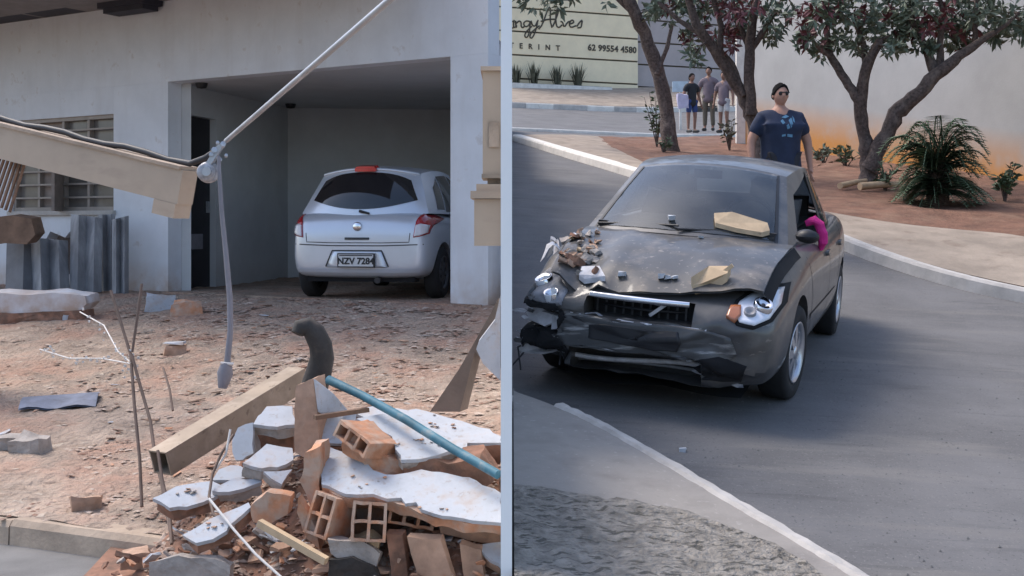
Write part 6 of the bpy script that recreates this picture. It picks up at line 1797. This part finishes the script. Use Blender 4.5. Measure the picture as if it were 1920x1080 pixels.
q = at(1281, 188, 32.8); mm = MB(); mm.box((q.x - .16, q.y - .07, q.z - .22), (q.x + .14, q.y + .07, q.z + .16), jit=.03); mm.rough(.03, 2, 6)
mm.build('tote_bag', MATS['bag_lilac'], label='lilac tote bag held by the person in the denim skirt', cat='bag')
q = at(1276, 160, 35.5); stand = thing('notice_board', 'pale blue board on a thin white post beside the leaning tree', 'sign', (q.x, q.y, z_right(q.x, q.y)))
MB().box((q.x - .25, q.y - .03, q.z - .2), (q.x + .22, q.y + .03, q.z + .12)).build('board', MATS['pale_box'], stand, world=True)
MB().box((q.x - .03, q.y + .031, z_right(q.x, q.y)), (q.x + .04, q.y + .09, q.z + .1)).build('post', MATS['planter_white'], stand, world=True)

# ------------------------------------------------------------------ trees and plants
def leaf(mm, p, d, L, W, rr):
    d = d.normalized(); s = d.cross(Vector((rr.uniform(-1, 1), rr.uniform(-1, 1), rr.uniform(-.3, 1)))).normalized(); u = s.cross(d)
    a = p; b = p + d * L * .5 + s * W * .5 + u * W * .15; c = p + d * L - u * L * .12; e = p + d * L * .5 - s * W * .5 + u * W * .15; m_ = p + d * L * .5
    mm.add([a, b, c, e, m_], [(0, 1, 4), (1, 2, 4), (2, 3, 4), (3, 0, 4)])
def spray(mm, c, rad, n, L, W, rr, droop=.1):
    """leaf sprays: twig ends in a ball of radius rad, each with a rosette of leaves"""
    for k in range(n):
        o = Vector((rr.gauss(0, .5), rr.gauss(0, .6), rr.gauss(0, .42))) * rad
        ax = (o + Vector((rr.uniform(-.3, .3), rr.uniform(-.3, .3), .25)) * rad).normalized()
        for j in range(rr.randint(5, 8)):
            a = rr.uniform(0, 6.28); e1 = ax.cross(Vector((.3, .2, 1))).normalized(); e2 = ax.cross(e1)
            d = ax * rr.uniform(.1, .8) + (e1 * math.cos(a) + e2 * math.sin(a)) + Vector((0, 0, -droop))
            leaf(mm, c + o + ax * rr.uniform(-.03, .05), d, L * rr.uniform(.7, 1.2), W * rr.uniform(.8, 1.2), rr)
def tree(label, Y, stems, clusters, seed, dense=12, leafL=.17, leafW=.06):
    rr = random.Random(seed); b = at(*stems[0][0][:2], Y); zt = z_right(b.x, b.y) + .10
    root = thing('street_tree', label, 'tree', (b.x, b.y, min(zt, b.z)))
    first = True; sc = Y / FPX
    allp = []
    for st in stems:
        pts = []; rad = []
        dY = rr.uniform(-.35, .35); n = len(st)
        for i, (px, py, rp) in enumerate(st):
            w = i / (n - 1)
            p = at(px, py, Y + (dY * w if not first else .15 * math.sin(w * 5))); pts.append(p); rad.append(rp * sc * .5)
        # finer, slightly knotty polyline
        fp = []; fr = []
        for i in range(n - 1):
            for j in range(4):
                t = j / 4; q = pts[i].lerp(pts[i + 1], t); r_ = rad[i] + (rad[i + 1] - rad[i]) * t
                if i + j: q += Vector((rr.uniform(-1, 1), rr.uniform(-1, 1), 0)) * r_ * .18
                fp.append(q); fr.append(r_ * rr.uniform(.94, 1.1))
        fp.append(pts[-1]); fr.append(rad[-1])
        if first:
            fp = [Vector((fp[0].x, fp[0].y, zt - .25)), Vector((fp[0].x, fp[0].y, zt + .02))] + fp if fp[0].z > zt + .05 else [fp[0] - Vector((0, 0, .25))] + fp
            fr = [fr[0] * 1.5] * (len(fp) - len(fr) - 1) + [fr[0] * 1.25] + fr
        mm = MB(); mm.tube(fp, fr, 10); mm.build('trunk' if first else 'limb', MATS['bark'], root, world=True)
        allp += fp[len(fp) // 2:]
        first = False
    mg, mr, mw = MB(), MB(), MB()
    for (px, py, rp, kind) in clusters:
        c = at(px, py, Y + rr.uniform(-.7, .7)); rad = rp * sc
        spray(mg if kind != 'r' else mr, c, rad, int(dense * rp / 30), leafL, leafW, rr)
        if kind == 'm': spray(mr, c, rad, int(dense * rp / 90), leafL, leafW, rr)
        # twig from the nearest limb into the cluster
        near = min(allp, key=lambda q: (q - c).length)
        mid = near.lerp(c, .5) + Vector((rr.uniform(-.1, .1), rr.uniform(-.1, .1), .05))
        mw.tube([near, mid, c], [.028, .018, .006], 5)
    cr = mg.build('crown', MATS['leaf_grey'], root, world=True, kind='stuff')
    if mr.v: mr.build('red_leaves', MATS['leaf_red'], root, world=True, kind='stuff')
    mw.build('twigs', MATS['bark'], root, world=True, kind='stuff')
    return root
tree('leaning street tree with one bare dark trunk beside the bare island tip', 25,
     [[(1257, 275, 30), (1252, 220, 26), (1236, 145, 26), (1208, 62, 24), (1180, 2, 22), (1150, -80, 18)], [(1195, 30, 12), (1140, -20, 10), (1080, -60, 8)], [(1232, 140, 10), (1250, 90, 8), (1262, 40, 6)]],
     [(1000, -6, 30, 'g'), (1050, -4, 30, 'g'), (1120, -50, 50, 'g'), (1200, -60, 60, 'm'), (1030, -50, 50, 'g'), (1228, 20, 22, 'g')], 3, 17, .24, .08)
tree('forked street tree with dark stems behind the person in the navy t-shirt', 19.5,
     [[(1424, 300, 30), (1414, 225, 28), (1392, 178, 24), (1350, 110, 20), (1306, 45, 16), (1282, -30, 12)], [(1408, 215, 20), (1405, 140, 20), (1404, 80, 18), (1418, 10, 14), (1425, -50, 10)], [(1404, 100, 12), (1435, 55, 10), (1462, 5, 8)], [(1350, 110, 12), (1352, 50, 11), (1335, -10, 9)], [(1322, 70, 10), (1275, 40, 9), (1235, 5, 7)], [(1404, 90, 10), (1380, 30, 8), (1370, -20, 7)], [(1395, 180, 9), (1375, 120, 8), (1340, 80, 6)]],
     [(1240, 15, 30, 'g'), (1285, 10, 34, 'm'), (1305, 70, 24, 'm'), (1330, 15, 34, 'm'), (1300, 105, 16, 'g'), (1375, 20, 34, 'r'), (1390, 55, 22, 'm'), (1425, 25, 30, 'g'), (1460, 30, 24, 'g'), (1350, -40, 60, 'm'), (1430, -50, 60, 'm'), (1270, -45, 55, 'g'), (1365, 75, 16, 'r'), (1440, 65, 16, 'g')], 4, 20, .17, .06)
tree('twin stemmed street tree with spreading limbs and reddish leaves by the cycad', 18.6,
     [[(1626, 345, 34), (1628, 305, 30), (1622, 255, 24), (1612, 190, 23), (1626, 120, 20), (1650, 75, 14)], [(1630, 318, 32), (1655, 265, 27), (1682, 212, 31), (1712, 185, 27), (1755, 140, 25), (1800, 104, 18), (1846, 72, 12), (1885, 48, 7), (1910, 25, 3)],
      [(1612, 190, 20), (1585, 150, 16), (1556, 105, 14), (1550, 60, 12), (1555, 10, 9)], [(1755, 138, 22), (1738, 95, 16), (1722, 60, 12), (1700, 20, 9)], [(1762, 130, 16), (1762, 85, 13), (1768, 30, 10), (1760, -20, 8)], [(1626, 125, 14), (1618, 80, 11), (1600, 30, 9)], [(1830, 82, 10), (1828, 40, 9), (1832, -10, 7)], [(1556, 105, 9), (1530, 85, 7), (1512, 60, 5)]],
     [(1510, 30, 26, 'r'), (1520, 70, 18, 'm'), (1545, 25, 30, 'm'), (1575, 75, 16, 'g'), (1590, 20, 34, 'm'), (1625, 45, 28, 'g'), (1655, 75, 26, 'g'), (1670, 30, 34, 'm'), (1700, 70, 22, 'g'), (1715, 30, 32, 'g'), (1745, 45, 30, 'r'), (1775, 60, 32, 'm'), (1790, 15, 34, 'g'), (1820, 50, 26, 'm'), (1845, 25, 30, 'g'), (1870, 65, 18, 'g'), (1890, 30, 26, 'g'), (1905, 60, 16, 'g'), (1730, 85, 16, 'g'), (1680, 95, 16, 'g'), (1540, 95, 14, 'g'), (1560, -35, 55, 'm'), (1660, -40, 60, 'g'), (1760, -40, 60, 'm'), (1860, -40, 55, 'g'), (1610, 90, 14, 'g'), (1800, 85, 14, 'm')], 5, 24, .17, .06)
# cycad-like bush
def frond(mm, o, az, L, lift, rr, w=.13):
    d = Vector((math.cos(az), math.sin(az), 0)); pts = []
    for i in range(11):
        t = i / 10
        pts.append(o + d * (L * t * (1 - .12 * t)) + Vector((0, 0, lift * math.sin(t * 2.1) - .42 * L * t * t)))
    mm.tube(pts, [.012 * (1 - .7 * i / 10) for i in range(11)], 4)
    side = Vector((-d.y, d.x, 0))
    for i in range(1, 20):
        t = i / 20; f = t * 10; j = int(f); p = pts[j].lerp(pts[min(j + 1, 10)], f - j); ww = w * math.sin(math.pi * min(1, .12 + t * .88)) + .03
        for sg in (-1, 1):
            tip = p + side * sg * ww + d * .05 + Vector((0, 0, -.02)); e = d * .022
            mm.add([p - e, p + e, tip + e * .3, tip - e * .3], [(0, 1, 2, 3)])
q = at(1758, 376, 16.5); q.z = z_right(q.x, q.y) + .12
cy = thing('cycad', 'dark bushy cycad palm with drooping fronds beside the twin stemmed tree', 'plant', q)
mm = MB(); mm.tube([q - Vector((0, 0, .05)), q + Vector((0, 0, .3)), q + Vector((.02, 0, .62))], [.16, .15, .10], 10); mm.build('trunk', MATS['bark'], cy, world=True)
rr = random.Random(8)
for k in range(170):
    mm = MB(); lvl = rr.random() ** 1.2
    frond(mm, q + Vector((rr.uniform(-.08, .08), rr.uniform(-.08, .08), .12 + .56 * lvl)), k * 2.4 + rr.uniform(-.2, .2), rr.uniform(.5, .82), (.10 + .60 * lvl * lvl), rr, .17)
    mm.build('frond', MATS['cycad_leaf'], cy, world=True)
def shrub(label, px, py, Y, h, w, seed, n=26, mt='leaf_dark'):
    q = at(px, py, Y); q.z = z_right(q.x, q.y) + .12; rr = random.Random(seed)
    root = thing('shrub', label, 'plant', q)
    ms, ml = MB(), MB()
    for k in range(9):
        a = rr.uniform(0, 6.28); tip = q + Vector((math.cos(a) * w * rr.uniform(.2, 1), math.sin(a) * w * rr.uniform(.2, 1), h * rr.uniform(.55, 1)))
        ms.tube([q - Vector((0, 0, .04)), q.lerp(tip, .5) + Vector((0, 0, .05)), tip], [.012, .009, .004], 5)
        for j in range(n // 3):
            p = q.lerp(tip, rr.uniform(.35, 1)); leaf(ml, p, Vector((rr.uniform(-1, 1), rr.uniform(-1, 1), rr.uniform(-.2, .8))), .14, .055, rr)
    ms.build('stems', MATS['bark'], root, world=True, kind='stuff'); ml.build('foliage', MATS[mt], root, world=True, kind='stuff')
shrub('young green sapling against the orange stain of the grey wall', 1884, 352, 16.9, .62, .24, 1, 36)
shrub('low shrub at the wall foot left of the twin stemmed tree', 1585, 292, 22, .45, .32, 2)
shrub('pale low shrub at the wall foot near the person in the navy t-shirt', 1545, 285, 23, .40, .35, 3, 24, 'leaf_grey')
shrub('dry weeds at the foot of the white wall post', 1368, 262, 26, .7, .30, 4, 24, 'grass_blade')
shrub('thin leafy sapling beside the leaning street tree', 1232, 255, 26.5, 1.25, .35, 5, 34)
shrub('small weed in the red earth below the leaning street tree', 1245, 262, 24.5, .35, .2, 6, 14)
shrub('low weed between the cycad and the twin stemmed tree', 1660, 330, 18, .4, .3, 7, 24)
# pale logs round the twin-stemmed tree
for lab, a, b, r_ in (('pale log lying left of the twin stemmed tree', (1575, 352, 17.9), (1632, 335, 18.6), .05), ('pale log lying between the twin stemmed tree and the cycad', (1612, 348, 17.8), (1684, 338, 18.0), .06)):
    p, q = at(*a), at(*b); p.z = z_right(p.x, p.y) + .135 + r_ * .8 + .03; q.z = z_right(q.x, q.y) + .135 + r_ * .8 + .05
    MB().tube([p, p.lerp(q, .5) + Vector((0, .03, .01)), q], [r_, r_ * .9, r_ * .75], 9).build('log', MATS['wood_pale'], label=lab, cat='log')
# litter and grit on the road
rr = random.Random(31)
q = SED_LOC; 
for (px, py, s, mt, lab) in ((1279, 846, .018, 'plaster', 'small white chip lying on the empty road'),):
    d = at(px, py, 1) - CAMP; t = 5.0
    for _ in range(60):
        p = CAMP + d * t; t += (p.z - z_right(p.x, p.y)) * 2.0
    p = CAMP + d * t; MB().box((p.x - s, p.y - s, p.z - .005), (p.x + s, p.y + s, p.z + s), jit=s * .3).build('road_chip', MATS[mt], label=lab, cat='chip')
mm = MB()
for k in range(900):
    x = rr.uniform(.1, 3.5); y = rr.uniform(4.4, 9.0)
    if x > .8 and rr.random() < .55: continue
    z = z_right(x, y); s = rr.uniform(.003, .009)
    edge = 1.25 - (y - 4.6) * .43
    if x < edge + .12 and y < 6.9: continue
    mm.add([Vector((x - s, y - s, z)), Vector((x + s, y - s, z)), Vector((x, y + s, z)), Vector((x, y, z + s))], [(0, 1, 3), (1, 2, 3), (2, 0, 3)])
mm.build('road_grit', MATS['street_dark'], kind='stuff')
